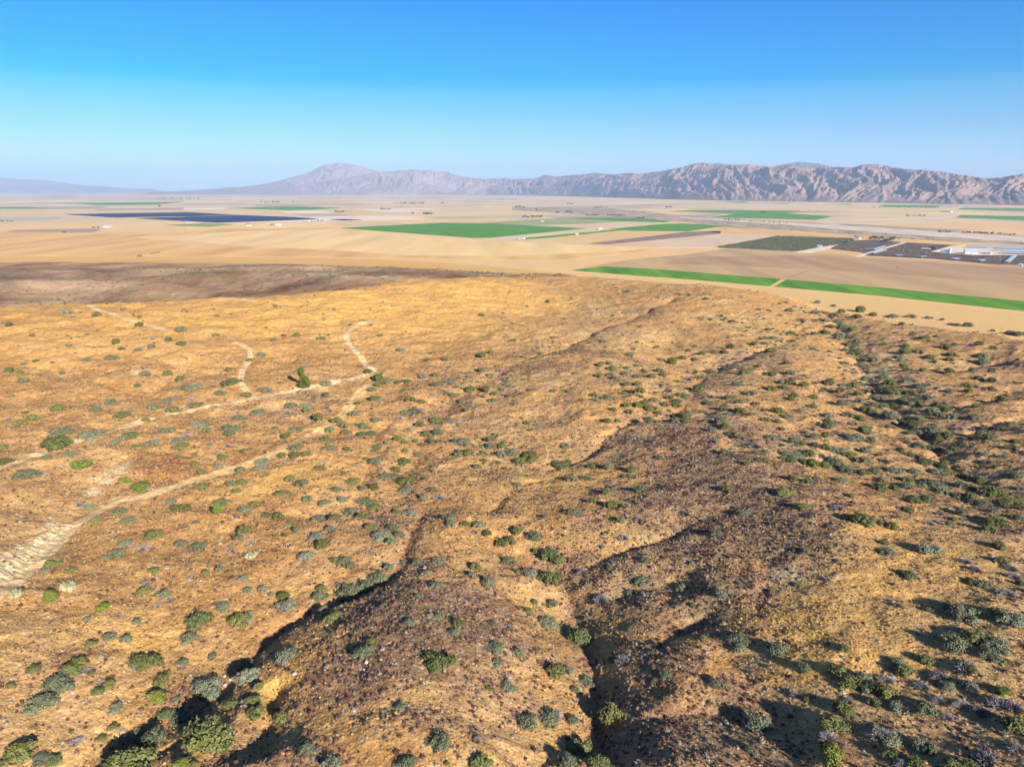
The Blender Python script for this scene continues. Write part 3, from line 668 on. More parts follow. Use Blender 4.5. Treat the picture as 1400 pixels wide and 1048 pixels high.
# ------------------------------------------------------------------ farm buildings
white_m = mat_noise('white_sheet_roof', (.34, .42, .50), (.43, .50, .58), .3, rough=.5, spec=.4)
blue_m = mat_noise('blue_grey_sheet_roof', (.17, .27, .41), (.25, .36, .50), .3, rough=.45, spec=.4)
wall_m = mat_noise('pale_wall', (.55, .52, .47), (.66, .62, .56), .4)
dkwall = mat_noise('barn_wall', (.20, .20, .22), (.30, .30, .32), .4)
glass_m = mat_noise('window_glass', (.03, .04, .05), (.05, .06, .07), 1, rough=.1, spec=.5)
def box_v(x0, x1, y0, y1, z0, z1):
    return [(x0, y0, z0), (x1, y0, z0), (x1, y1, z0), (x0, y1, z0), (x0, y0, z1), (x1, y0, z1), (x1, y1, z1), (x0, y1, z1)]
BF = [(3, 2, 1, 0), (4, 5, 6, 7), (0, 1, 5, 4), (1, 2, 6, 5), (2, 3, 7, 6), (3, 0, 4, 7)]
def boxes(L):
    V, F = [], []
    for b_ in L:
        n0 = len(V); V += box_v(*b_); F += [tuple(n0 + i for i in f) for f in BF]
    return V, F
def gable(Lx, Wy, z0, z1, ov=.6, th=.3):
    x = Lx / 2 + ov; y = Wy / 2 + ov
    V = [(-x, -y, z0), (x, -y, z0), (x, 0, z1), (-x, 0, z1), (x, y, z0), (-x, y, z0)]
    V += [(a, b_, c - th) for a, b_, c in V]
    F = [(0, 1, 2, 3), (3, 2, 4, 5), (9, 8, 7, 6), (11, 10, 8, 9), (0, 6, 7, 1), (5, 4, 10, 11), (1, 7, 8, 2), (2, 8, 10, 4), (3, 9, 6, 0), (5, 11, 9, 3)]
    return V, F
def building(name, label, cat, pa, pb, width, hgt, rise, roof, wall, open_=False, group=None, door=True):
    """long axis runs between the ground points under pixels pa and pb"""
    (xa, xb), (ya, yb) = flat([pa[0], pb[0]], [pa[1], pb[1]], .6)
    L = math.hypot(xb - xa, yb - ya); rz = math.atan2(yb - ya, xb - xa)
    root = empty(name, ((xa + xb) / 2, (ya + yb) / 2, .6), rz); tag(root, label, cat, group)
    obj('roof', mesh_py('roof', *gable(L, width, hgt, hgt + rise), roof), root)
    if open_:
        k = max(2, int(L / 12))
        for i in range(k + 1):
            for s in (-1, 1):
                X = -L / 2 + .4 + (L - .8) * i / k; Y = s * (width / 2 - .5)
                obj('post', mesh_py('post', box_v(X - .2, X + .2, Y - .2, Y + .2, 0, hgt - .25), BF, steel_m), root)
    else:
        V, F = boxes([(-L / 2, L / 2, -width / 2, width / 2, 0, hgt - .3)])
        n0 = len(V); V += [(-L / 2, -width / 2, hgt - .3), (-L / 2, width / 2, hgt - .3), (-L / 2, 0, hgt + rise - .35), (L / 2, -width / 2, hgt - .3), (L / 2, width / 2, hgt - .3), (L / 2, 0, hgt + rise - .35)]
        F += [(n0, n0 + 2, n0 + 1), (n0 + 3, n0 + 4, n0 + 5)]
        obj('wall', mesh_py('wall', V, F, wall), root)
        if door:
            dw = min(4, L * .12)
            obj('door', mesh_py('door', box_v(-dw / 2, dw / 2, -width / 2 - .12, -width / 2 + .05, 0, min(hgt * .75, 4)), BF, dkwall), root)
            for i, X in enumerate(np.linspace(-L / 2 + 3, L / 2 - 3, max(2, int(L / 9)))):
                if abs(X) > dw: obj('window', mesh_py('window', box_v(X - .8, X + .8, -width / 2 - .08, -width / 2 + .05, hgt * .35, hgt * .7), BF, glass_m), root)
    return root
B = building
B('freestall_barn', 'long blue roofed open shed, farthest back at the left end of the dairy barns', 'shed', (1323,338.3), (1357,338.8), 34, 5, 4, blue_m, wall_m, True)
B('freestall_barn', 'long blue roofed open shed behind the others at the right edge', 'shed', (1361,339.2), (1420,341.2), 30, 5, 4, blue_m, wall_m, True)
B('freestall_barn', 'thin blue roofed open shed second from the back at the right edge', 'shed', (1360,342.6), (1420,344.6), 22, 5, 3, blue_m, wall_m, True)
B('freestall_barn', 'widest pale blue roofed open shed, nearest of the long ones at the right edge', 'shed', (1371,346.4), (1430,348.6), 36, 5, 4, blue_m, wall_m, True)
B('barn', 'large pale domed looking barn beside the dusty dairy yard', 'barn', (1318,346.4), (1336,347), 40, 7, 8, white_m, wall_m)
B('milking_barn', 'long low pale barn right of the large pale barn', 'barn', (1337,347), (1355,348), 18, 4.5, 2, blue_m, wall_m)
B('barn', 'blue grey barn beside the tall white tank', 'barn', (1286,345.6), (1297,346), 22, 6, 4, blue_m, dkwall)
B('shade_roof', 'small open shade roof at the back left corner of the pens', 'shade roof', (1184,341), (1195,341.2), 12, 4, .8, blue_m, wall_m, True)
B('shade_roof', 'long slanting open shade roof beside the pale road through the pens', 'shade roof', (1194,342), (1209,337.8), 12, 4, .8, white_m, wall_m, True)
B('shade_roof', 'long slanting open shade roof nearest the pale road, in front of its twin', 'shade roof', (1193,347.4), (1210,342.6), 12, 4, .8, white_m, wall_m, True)
B('shade_roof', 'open shade roof in the dark pens, first from the left of the four small ones', 'shade roof', (1224,350.4), (1231,349.6), 14, 4, .8, blue_m, wall_m, True)
B('shade_roof', 'open shade roof in the dark pens, second from the left of the four small ones', 'shade roof', (1257,352.8), (1264,351.2), 14, 4, .8, blue_m, wall_m, True)
B('shade_roof', 'open shade roof in the dark pens, third from the left of the four small ones', 'shade roof', (1302,355.4), (1308,354.4), 18, 4, .8, white_m, wall_m, True)
B('shade_roof', 'open shade roof in the dark pens, fourth from the left of the four small ones', 'shade roof', (1338,358), (1344,356.6), 14, 4, .8, white_m, wall_m, True)
B('shade_roof', 'long white open shade roof slanting at the right end of the pens', 'shade roof', (1376,359.6), (1387,350.8), 12, 4, .8, white_m, wall_m, True)
B('farm_house', 'small white house at the near right corner of the dairy', 'house', (1393,363.2), (1398,363.5), 10, 4, 2.5, white_m, white_m)
B('farm_house', 'white farmhouse between trees at the back left of the dairy', 'house', (1168,326.6), (1176,327), 14, 5, 3, white_m, white_m)
B('farm_house', 'lone pale house at the near right corner of the orchard', 'house', (1117,337.6), (1124,337.8), 12, 4.5, 3, blue_m, white_m)
B('hay_shed', 'pale open hay shed behind the barns of the dairy', 'shed', (1260,341.5), (1272,342), 14, 5, 1.5, wall_m, wall_m, True)
B('packing_shed', 'long white shed on the plain below the mountains at the right', 'shed', (1287,289.6), (1301,290), 30, 7, 3, white_m, white_m)
B('shed', 'small blue roofed shed at the near end of the thin green sliver', 'shed', (709,326.4), (717,326.6), 16, 5, 2, blue_m, wall_m)
B('shed', 'tiny white shed standing on the thin green sliver', 'shed', (787,320.8), (791,320.8), 12, 4, 2, white_m, wall_m)
B('warehouse', 'white and teal warehouse alone on the golden plain left of the solar farm', 'warehouse', (142,311), (151,311), 26, 7, 3, white_m, white_m)
B('shed', 'white shed at the near edge of the solar farm', 'shed', (338,308.8), (343,308.8), 18, 5, 2, white_m, wall_m)
B('shed', 'grey shed farther left of two beside the trees in front of the solar farm', 'shed', (372,308.2), (377,308.2), 18, 6, 2, blue_m, wall_m)
B('shed', 'grey shed farther right of two beside the trees in front of the solar farm', 'shed', (379,308), (385,308), 18, 6, 2, white_m, wall_m)
B('shed', 'small pale shed in the farmyard at the centre of the valley', 'shed', (740,303), (744,303), 12, 4, 2, white_m, wall_m)
for i, (a, b_) in enumerate([(411,302.6), (420,302.3), (431,301.9), (440,301.7)]):
    B('farm_house', ['pale house, leftmost in the row of four by the right tip of the solar farm', 'pale house, second from the left in the row by the solar farm', 'pale house, third from the left in the row by the solar farm', 'pale house, rightmost in the row of four by the solar farm'][i], 'house', (a, b_), (a + 3, b_), 12, 4, 2, white_m, wall_m)
B('shed', 'pale shed beside the green tip field in the valley centre', 'shed', (817,313.2), (823,313.1), 18, 4, 2, wall_m, wall_m)
# tall tank
def lathe(prof, seg=16):
    V, F = [], []
    for r0, z in prof: V += [(r0 * math.cos(2 * math.pi * i / seg), r0 * math.sin(2 * math.pi * i / seg), z) for i in range(seg)]
    for k in range(len(prof) - 1):
        for i in range(seg): F.append((k * seg + i, k * seg + (i + 1) % seg, (k + 1) * seg + (i + 1) % seg, (k + 1) * seg + i))
    F.append(tuple(range((len(prof) - 1) * seg, len(prof) * seg))); return V, F
tx, ty = flat(1298, 346.3, .6)
t_ = empty('feed_silo', (float(tx), float(ty), .6)); tag(t_, 'tall white feed silo with conical top beside the dairy barns', 'silo')
obj('tank', mesh_py('tank', *lathe([(4.0, 0), (4.0, 14)]), white_m), t_); obj('roof', mesh_py('roof', *lathe([(4.3, 14), (4.3, 14.3), (.5, 17), (.01, 17.2)]), white_m), t_)
obj('ladder', mesh_py('ladder', box_v(-.3, .3, -4.3, -4.05, 0, 14), BF, steel_m), t_)
# tractor in the ploughed field
tx, ty = flat(1227, 366.6, .5); t_ = empty('tractor', (float(tx), float(ty), .45), R(20)); tag(t_, 'tractor working alone in the brown ploughed field below the dairy', 'tractor')
redm = mat_noise('tractor_paint', (.22, .06, .03), (.28, .08, .04), 1, rough=.4, spec=.4); rub = mat_noise('rubber', (.02, .02, .02), (.03, .03, .03), 2)
obj('body', mesh_py('body', *boxes([(-.5, 3, -.7, .7, 1.0, 2.1), (-1.8, -.5, -.9, .9, 1.0, 1.8)]), redm), t_)
obj('cab', mesh_py('cab', *boxes([(-1.7, -.1, -.8, .8, 1.81, 3.2)]), glass_m), t_); obj('roof', mesh_py('roof', *boxes([(-1.9, .1, -.95, .95, 3.21, 3.4)]), redm), t_)
def wheel_v(cx_, cy_, r_, w):
    V, F = lathe([(.3 * r_, -w / 2), (r_, -w / 2), (r_, w / 2), (.3 * r_, w / 2)], 14); return [(cx_ + a, cy_ + c, r_ + b_) for a, b_, c in V], F
for X, Y, r0, w in ((-1.2, 1.2, 1.0, .6), (-1.2, -1.2, 1.0, .6), (2.3, 1.0, .65, .4), (2.3, -1.0, .65, .4)): obj('wheel', mesh_py('wheel', *wheel_v(X, Y, r0, w), rub), t_)
obj('harrow', mesh_py('harrow', *boxes([(-6, -2.2, -3.5, 3.5, .15, .7), (-2.2, -1.8, -.15, .15, .4, .8)]), steel_m), t_)

# cattle standing about in the pens
cow_m = mat_leaf('cow_hide', [(.03, .025, .02), (.05, .035, .03), (.55, .52, .48)])

for a_, b_, lab in [((470,312.5),(652,327),'pale farm lane along the near left side of the emerald field'),((655,327.3),(850,313.3),'pale farm lane along the near right side of the emerald field'),  ((1066,321.5),(978,338.8),'pale farm lane along the left side of the orchard'),((188,323.5),(330,337),'pale farm lane crossing the golden stubble at left'),((1303,297),(1130,303),'pale farm lane below the fields at the right'),((640,292),(470,300.5),'pale farm lane beyond the emerald field'),((900,338.8),(1000,317),'pale farm lane beside the dark turned strip'),
  ((1010,300.5),(914,288),'pale farm lane beside the notched green field')]:
    (xa, xb), (ya, yb) = flat([a_[0], b_[0]], [a_[1], b_[1]]); L_ = math.hypot(xb - xa, yb - ya); nx, ny = -(yb - ya) / L_ * 4, (xb - xa) / L_ * 4
    vv = [(xa - nx, ya - ny), (xb - nx, yb - ny), (xb + nx, yb + ny), (xa + nx, ya + ny)]; vv = [(*q, -.5) for q in vv] + [(*q, .78) for q in vv]
    tag(obj('farm_road', mesh_py('farm_road', vv, BF, tan3)), lab, kind='structure')
# ------------------------------------------------------------------ every shrub read off the photograph: x y width kind
# kinds: g olive green oak, s grey green juniper or sage, b bright green, d dead grey, p pale cream
SH = """46 915 14 g,14 937 10 g,31 943 6 b,55 960 30 s,46 968 12 d,78 934 32 s,107 907 26 g,94 917 20 g,118 914 16 d,125 919 8 g,149 934 16 g,139 931 12 d,134 946 13 g,98 959 6 b,125 881 14 g,149 870 14 s,173 875 17 s,187 850 10 s,271 848 30 g,327 846 27 g,259 871 23 s,190 905 27 g,210 902 26 g,221 928 19 g,229 919 9 g,215 951 20 b,251 905 13 s,291 896 10 s,256 944 7 b,241 955 9 s,226 976 21 g,244 980 24 s,159 966 19 s,156 994 12 g,57 1000 15 b,97 1000 6 g,101 1013 20 d,29 1027 32 g,55 1035 20 s,75 1039 15 g,2 1043 12 g,180 1012 30 s,208 1012 34 s,181 1039 53 g,281 939 33 s,289 950 26 s,286 1005 57 g,301 1018 22 g,315 963 22 g,338 925 30 s,339 908 22 g,354 938 13 g,347 956 20 g,348 973 24 g,249 1043 20 b,266 1044 10 g,
392 894 28 s,420 1021 20 s,384 980 18 g,454 1043 28 s,436 1023 10 d,459 841 18 g,444 842 9 g,430 843 8 s,500 888 30 s,509 876 16 b,560 850 14 s,602 905 38 g,627 851 19 g,622 864 14 s,674 852 14 s,694 855 13 d,677 884 25 s,690 891 10 d,679 904 20 s,690 924 16 d,692 937 20 s,661 941 7 d,669 941 11 g,549 965 14 s,530 970 10 d,602 1012 34 s,585 1012 16 d,652 1010 18 d,657 1040 30 g,557 1041 22 s,611 1043 8 g,459 903 8 d,
792 870 36 g,816 870 9 s,745 848 28 s,801 845 8 s,709 891 20 s,760 917 28 g,778 915 16 s,761 928 13 b,800 929 21 s,785 941 12 s,701 941 10 s,720 985 28 s,750 978 28 s,752 987 20 s,781 982 17 s,835 976 36 g,853 902 26 d,836 901 10 s,911 922 16 s,892 892 9 s,894 913 8 s,894 931 8 s,961 872 10 s,1011 874 28 s,980 933 24 s,1036 988 34 s,1026 1024 15 s,792 1024 36 g,775 1040 24 s,820 1041 25 g,812 1032 14 d,844 933 4 b,
1064 887 27 s,1101 912 18 s,1154 885 14 g,1265 901 20 g,1302 879 32 s,1331 871 26 g,1364 879 26 s,1352 893 26 s,1342 905 13 b,1385 847 36 s,1316 838 34 s,1300 828 24 g,1321 910 30 d,1329 914 12 g,1226 904 17 s,1235 916 23 g,1212 927 22 d,1145 918 30 g,1160 931 26 g,1180 928 22 s,1193 938 26 s,1211 947 24 g,1195 959 18 g,1228 966 20 s,1266 966 28 s,1262 936 20 d,1285 922 27 d,1297 937 17 s,1324 937 19 s,1371 944 19 b,1284 956 20 d,1315 961 20 d,1342 970 26 d,1367 960 32 d,1387 965 26 d,1295 979 16 d,1150 965 24 g,1160 957 14 d,1159 974 16 g,1140 990 32 g,1132 1005 22 d,1087 948 14 d,1135 1032 34 b,1216 1009 28 s,1221 1031 22 g,1260 1019 24 s,1272 1026 18 s,1250 1042 20 g,1235 1043 22 d,1350 1035 34 d,1300 1045 22 g,1325 1045 16 g,1390 992 26 g,1378 985 18 d,1393 1022 26 d,
32 645 30 s,171 657 16 b,191 663 30 b,200 669 13 d,161 672 9 b,169 679 12 p,153 692 14 b,165 699 15 s,120 692 20 s,108 688 13 d,131 712 16 g,174 710 19 s,212 682 11 b,234 685 16 s,246 693 25 g,276 664 20 g,275 644 16 g,199 648 8 b,301 684 18 s,306 690 9 g,317 661 13 s,330 659 15 g,323 671 11 g,329 643 13 s,209 730 24 g,172 742 17 s,194 747 19 d,158 756 26 s,247 742 19 s,270 746 21 s,334 724 19 g,326 734 17 s,343 740 15 d,314 748 13 d,343 758 19 p,301 779 13 s,212 780 15 g,200 796 14 d,332 790 13 s,339 805 11 s,197 807 19 g,225 811 16 s,232 820 12 d,215 826 10 d,262 809 9 b,304 828 20 s,341 838 10 s,255 720 5 g,72 770 18 g,61 780 11 s,54 785 10 p,99 780 12 g,37 800 15 p,22 810 16 p,93 801 23 p,142 829 17 b,160 840 10 d,334 697 15 s,349 689 12 g,325 705 9 d,
437 638 18 g,397 653 17 g,414 659 20 s,417 647 8 b,386 672 20 g,419 681 15 s,443 686 15 s,461 668 16 s,482 656 20 g,497 667 13 s,511 664 18 g,525 650 16 s,555 655 28 g,540 650 14 s,556 668 24 s,579 679 15 s,591 669 15 s,601 677 22 d,352 705 10 b,365 703 18 g,380 704 19 g,396 714 9 g,393 719 9 d,405 724 11 s,436 707 17 s,441 715 11 b,457 707 16 g,467 705 6 g,450 722 12 s,434 730 24 s,441 743 21 g,418 759 19 s,480 697 21 s,495 705 17 g,487 683 13 d,502 685 24 s,512 691 19 g,542 699 11 g,562 699 25 s,507 720 15 g,537 720 18 g,545 730 15 s,521 731 23 s,535 740 16 s,459 765 14 g,470 766 22 s,479 773 14 s,615 706 17 s,617 715 14 s,636 716 14 g,654 717 17 s,650 726 12 d,667 728 17 s,685 742 18 g,697 737 13 g,653 765 15 b,694 765 20 s,599 766 18 s,571 767 14 s,552 768 9 s,532 776 15 s,518 789 24 s,501 801 22 s,646 785 12 s,596 799 19 s,667 795 23 s,589 813 12 d,572 814 11 s,359 805 12 s,371 811 7 s,387 814 17 g,394 825 23 s,440 804 14 g,436 814 20 s,449 814 8 g,479 807 30 s,466 800 16 s,470 819 18 g,489 806 16 s,441 833 15 s,600 841 15 s,
707 662 13 s,782 654 16 s,801 652 18 s,864 642 13 g,859 650 12 s,714 672 7 s,830 670 17 g,875 668 18 s,864 668 8 d,809 684 11 g,834 690 17 g,906 677 9 d,784 698 22 s,745 706 8 s,710 685 6 s,905 698 10 b,937 700 17 d,849 711 14 s,874 709 15 d,829 705 7 s,853 733 16 d,826 730 7 s,824 747 8 s,994 669 14 g,1016 701 15 s,979 729 18 s,882 765 15 s,979 759 8 s,946 770 7 s,1017 762 7 s,707 725 17 g,732 733 21 s,702 741 9 g,750 756 24 g,764 764 19 g,702 770 12 s,707 780 9 s,725 782 18 s,750 790 27 g,764 786 13 g,834 775 12 s,877 792 20 s,796 780 14 d,822 817 30 d,860 809 12 s,932 803 15 s,986 809 18 s,730 822 10 g,716 812 8 b,721 835 13 g,755 824 20 s,
1072 670 28 g,1084 654 13 g,1104 657 18 s,1117 653 11 s,1150 656 16 s,1162 642 18 s,1180 644 19 g,1195 644 12 s,1220 642 22 s,1249 644 18 s,1205 654 8 s,1162 677 11 g,1166 687 7 g,1202 665 23 g,1222 667 12 g,1241 655 15 g,1240 664 17 s,1274 659 26 s,1282 644 20 s,1295 645 20 g,1315 649 18 s,1339 656 22 g,1349 651 18 d,1320 664 22 s,1290 671 16 s,1311 677 15 s,1326 679 14 g,1356 672 28 g,1389 651 14 s,1395 666 14 d,1345 687 21 s,1331 687 16 d,1380 684 22 g,1371 688 13 g,1361 698 11 s,1379 700 7 g,1392 706 16 s,1397 694 10 g,1266 681 17 s,1250 684 15 g,1240 696 16 g,1097 692 16 g,1146 692 20 d,1177 709 26 g,1220 718 16 g,1205 714 10 g,1271 714 16 d,1297 716 11 s,1305 709 8 g,1314 700 16 s,1319 708 11 d,1306 692 10 d,1361 712 23 g,1352 723 14 g,1209 741 12 g,1214 754 18 s,1267 750 26 s,1366 747 14 g,1100 752 11 s,1319 766 18 d,1334 777 19 d,1369 767 15 g,1382 775 19 d,1387 787 17 d,1242 785 20 s,1330 795 16 g,1346 798 17 s,1377 809 24 d,1396 797 12 g,1090 799 9 s,1227 826 13 d,1365 838 22 g,1091 821 5 b,
78 603 36 g,84 587 27 s,124 592 27 s,179 593 22 g,168 598 14 s,112 634 30 b,7 629 20 g,2 613 12 g,80 558 15 g,28 578 13 g,44 572 12 g,11 572 11 d,132 559 14 s,151 549 14 s,237 560 17 g,212 556 14 s,228 549 12 s,162 569 12 g,171 567 13 g,199 573 10 g,230 511 12 g,247 517 11 g,199 511 16 s,188 526 9 s,31 520 12 s,13 506 10 g,5 507 8 d,229 587 19 s,244 602 17 s,247 612 12 g,157 605 12 s,211 605 15 s,219 598 11 b,183 623 8 b,185 610 7 g,198 608 12 s,63 625 8 s,245 624 9 s,85 510 8 s,16 541 6 s,98 620 9 s,89 622 8 s,161 511 6 s,
445 524 14 s,315 521 24 g,261 528 22 s,337 539 16 g,268 552 19 g,301 537 12 s,309 536 8 d,262 545 10 d,313 505 10 g,361 532 20 s,316 583 24 s,314 592 17 s,270 580 19 s,281 579 11 g,286 583 11 d,255 593 16 d,326 569 18 s,353 562 18 s,398 553 20 s,418 554 16 s,419 561 11 g,389 556 10 d,393 563 12 d,451 559 12 d,463 553 8 d,475 551 9 d,484 566 13 s,491 561 9 d,435 571 15 g,426 568 12 d,460 575 15 g,470 582 14 s,451 587 12 s,473 591 12 g,495 582 14 s,495 593 12 g,401 585 11 s,411 586 9 g,376 585 8 g,390 596 13 g,382 602 11 d,445 600 15 g,450 611 16 s,404 609 20 s,402 621 18 s,417 620 13 g,386 622 12 g,358 629 16 s,358 637 18 s,387 632 11 d,304 625 13 g,300 620 12 d,266 634 10 g,332 617 8 g,298 637 9 s,311 608 12 d,287 608 8 s,252 609 12 g,474 613 9 g,265 620 8 s,490 551 8 g,446 539 10 g,
504 507 11 g,517 517 16 g,529 522 12 s,544 522 10 g,556 521 10 g,516 526 10 g,578 514 12 s,595 512 11 g,658 506 12 s,669 512 11 s,683 505 11 d,614 522 17 s,595 525 11 s,643 532 15 g,665 532 13 g,688 532 9 s,659 540 12 d,676 538 11 s,692 525 9 s,688 518 6 g,610 537 9 g,602 536 10 d,619 541 12 s,508 532 12 s,561 544 18 g,512 545 15 g,519 549 9 d,553 562 16 s,568 560 19 s,513 573 13 s,521 573 6 s,547 570 12 d,596 574 17 g,575 580 13 g,583 593 15 g,598 591 15 s,545 600 14 g,555 604 11 g,508 592 13 g,504 585 9 g,634 601 18 s,628 605 12 d,643 549 11 d,631 547 10 s,674 547 11 s,670 600 14 g,671 610 15 s,686 609 13 g,698 617 20 s,686 620 14 s,724 620 22 g,712 629 16 g,728 629 13 g,642 619 15 g,629 620 13 s,661 629 10 g,651 637 11 s,645 642 8 d,682 632 7 g,571 620 16 s,554 617 11 s,576 607 7 s,552 631 17 g,541 641 14 g,513 629 20 s,513 611 12 s,512 617 10 g,529 605 9 s,534 612 8 s,521 639 9 d,593 644 7 s,713 571 7 s,614 572 7 s,618 577 6 s,727 532 8 s,715 538 6 s,702 547 6 s,
767 635 24 g,760 632 14 s,809 637 13 g,832 638 15 s,773 606 16 d,830 543 13 s,812 540 11 g,815 546 11 s,838 559 10 g,872 525 11 s,874 533 16 g,857 524 11 s,837 504 13 g,840 516 12 s,834 512 10 s,789 510 9 s,819 513 11 g,854 510 10 s,871 514 11 s,891 514 12 s,901 507 12 g,906 512 10 g,903 524 15 d,915 533 12 d,910 538 10 d,941 517 15 d,953 517 10 g,954 531 17 g,933 540 10 s,926 548 13 s,926 554 14 g,916 543 11 g,909 552 12 s,882 551 13 g,871 554 13 g,858 553 12 g,887 558 14 g,895 557 10 g,861 562 11 s,894 546 13 s,937 567 15 g,939 574 14 g,923 567 10 g,911 566 12 d,924 575 13 s,900 564 10 g,887 574 20 s,830 575 12 g,902 625 12 g,924 613 9 s,973 541 13 d,994 543 11 g,969 550 13 s,985 574 14 s,969 575 11 d,974 587 13 s,992 582 11 g,995 593 9 g,991 618 13 s,971 508 14 s,995 566 10 s,987 557 9 s,963 563 8 s,793 524 8 d,853 537 8 g,756 534 9 s,778 534 8 s,
1016 509 14 g,1054 511 15 g,1081 509 11 s,1084 518 8 s,1094 517 6 s,1068 522 10 s,1080 523 13 g,1071 529 11 s,1054 532 13 g,1099 526 12 g,1114 522 9 d,1133 522 18 s,1154 526 11 s,1167 527 13 g,1186 519 16 s,1184 533 14 d,1149 535 13 s,1111 543 13 g,1126 530 11 d,1124 534 8 g,1007 525 12 s,1028 538 15 s,1086 540 12 g,1081 545 12 g,1034 551 10 g,1002 543 8 g,1010 549 10 g,1012 560 18 g,1063 560 18 g,1077 568 18 s,1151 552 15 s,1158 542 9 s,1175 547 11 s,1172 538 11 g,1184 560 16 g,1193 564 12 s,1194 552 13 s,1196 542 10 s,1159 567 13 s,1173 571 17 g,1132 568 12 s,1110 555 11 s,1094 561 9 s,1113 567 11 d,1047 573 12 g,1064 576 9 g,1133 581 17 g,1131 575 10 s,1121 581 8 s,1143 588 10 d,1146 576 10 d,1169 578 13 d,1110 585 14 d,1067 586 9 g,1101 591 9 s,1113 596 13 s,1121 597 9 d,1127 595 10 g,1055 597 19 s,1049 604 13 b,1014 597 12 d,1032 607 20 d,1084 603 15 s,1095 605 12 g,1070 606 12 d,1113 608 11 s,1128 611 16 g,1181 589 17 g,1167 596 25 s,1190 602 13 g,1183 616 13 s,1088 622 22 s,1106 619 19 g,1074 620 15 s,1080 628 16 g,1069 626 9 g,1099 629 18 g,1111 633 15 g,1127 635 14 g,1141 615 13 s,1163 621 20 g,1153 617 15 s,1136 627 18 s,1144 633 16 s,1156 638 20 s,1180 629 20 s,1046 629 13 g,1036 629 8 s,1021 633 11 g,1046 617 9 s,1124 621 13 d,
1208 508 18 s,1207 515 12 s,1240 506 11 g,1253 508 12 d,1261 506 8 g,1215 523 16 g,1227 520 9 p,1243 519 18 s,1297 508 11 g,1356 507 9 g,1329 507 11 s,1206 530 14 s,1220 534 20 g,1234 535 11 s,1246 536 11 g,1256 528 13 s,1264 527 9 g,1268 543 11 s,1321 528 12 g,1324 534 9 g,1333 527 11 d,1300 534 10 s,1338 517 10 g,1355 520 10 g,1355 532 11 s,1369 545 12 g,1206 544 14 s,1234 548 12 g,1253 549 15 s,1244 551 12 s,1221 554 10 g,1205 553 16 s,1282 553 13 g,1276 561 13 s,1293 559 14 g,1285 567 10 s,1301 571 13 s,1334 555 10 s,1333 570 13 s,1216 568 23 s,1250 579 20 g,1253 572 12 s,1235 578 12 s,1276 586 20 s,1253 591 13 s,1274 595 13 s,1284 599 12 g,1294 596 14 g,1257 608 18 s,1286 613 20 s,1304 614 12 g,1297 617 13 s,1273 613 11 s,1245 621 13 s,1231 616 10 g,1258 626 11 g,1265 631 19 g,1288 638 16 g,1209 628 15 d,1324 598 14 d,1346 586 15 g,1369 585 12 s,1329 586 11 d,1312 585 13 d,1340 593 12 s,1352 597 13 s,1343 620 9 s,1350 629 18 d,1371 622 11 d,1388 604 11 g,1384 611 13 s,1396 617 14 d,
858 398 9 s,941 401 10 d,965 408 7 s,971 437 7 s,1001 439 8 g,991 436 7 s,825 466 9 s,825 482 7 s,866 477 6 g,860 485 10 s,950 473 7 g,999 474 11 g,968 474 8 d,899 474 7 g,941 479 6 g,960 483 9 g,976 481 10 s,989 480 8 g,933 489 11 g,919 495 15 g,903 491 9 s,871 492 12 d,821 498 11 g,833 496 9 s,858 503 10 s,1050 450 9 g,1081 455 11 g,1057 462 11 s,1031 470 9 g,1041 463 7 g,1044 469 9 g,1054 479 12 g,1075 496 9 g,1095 438 12 s,1066 415 6 s,1075 413 6 s,1037 423 7 s,1051 424 7 s,1079 424 10 s,1067 431 6 s,950 491 10 g,
1114 427 11 s,1118 413 7 s,1140 418 6 s,1150 426 9 g,1176 424 13 g,1194 430 10 g,1140 430 9 s,1171 433 12 g,1127 438 9 s,1146 441 10 g,1135 446 10 s,1151 447 15 s,1164 451 12 g,1187 446 8 d,1127 455 14 g,1113 456 10 s,1146 458 13 s,1146 462 12 s,1159 458 9 s,1171 467 11 s,1158 471 11 s,1174 480 17 s,1164 483 10 s,1155 478 9 s,1191 491 18 s,1177 498 17 s,1153 496 12 s,1233 443 8 g,1248 456 9 g,1192 456 8 s,1225 455 6 s,1209 470 8 g,1194 471 7 s,1239 473 8 g,1265 461 10 g,1280 460 6 s,1271 466 8 s,1237 480 14 g,1256 480 12 s,1293 474 14 g,1305 471 8 s,1339 470 10 g,1359 476 7 g,1301 485 12 g,1297 491 9 s,1277 494 8 s,1271 488 11 g,1227 488 10 s,1342 486 13 s,1344 496 15 s,1235 500 9 g,1220 432 12 s,1246 432 12 s,1269 434 8 s,1288 437 5 g,1308 444 8 g,1323 444 11 g,1300 443 7 g,1357 452 5 g,1381 455 10 g,1392 457 12 g,
133 430 11 g,168 422 7 s,91 426 12 s,99 432 9 d,13 444 8 g,191 433 7 g,191 444 10 g,247 450 14 s,208 461 11 d,208 474 11 s,190 478 10 s,159 467 10 g,231 464 9 g,248 470 12 g,292 480 10 b,153 488 16 s,166 477 8 g,201 489 9 d,295 458 9 s,307 459 9 d,352 469 7 b,356 485 12 s,341 492 9 g,374 464 8 s,406 458 9 g,439 462 12 s,94 472 8 s,119 491 9 s,72 494 8 d,32 496 10 d,49 493 7 g,27 509 8 g,520 458 8 g,547 478 12 s,609 491 12 s,614 500 9 d,658 486 13 g,670 482 9 g,702 465 9 g,658 431 9 g,587 491 9 s,749 412 7 g,621 414 6 d"""
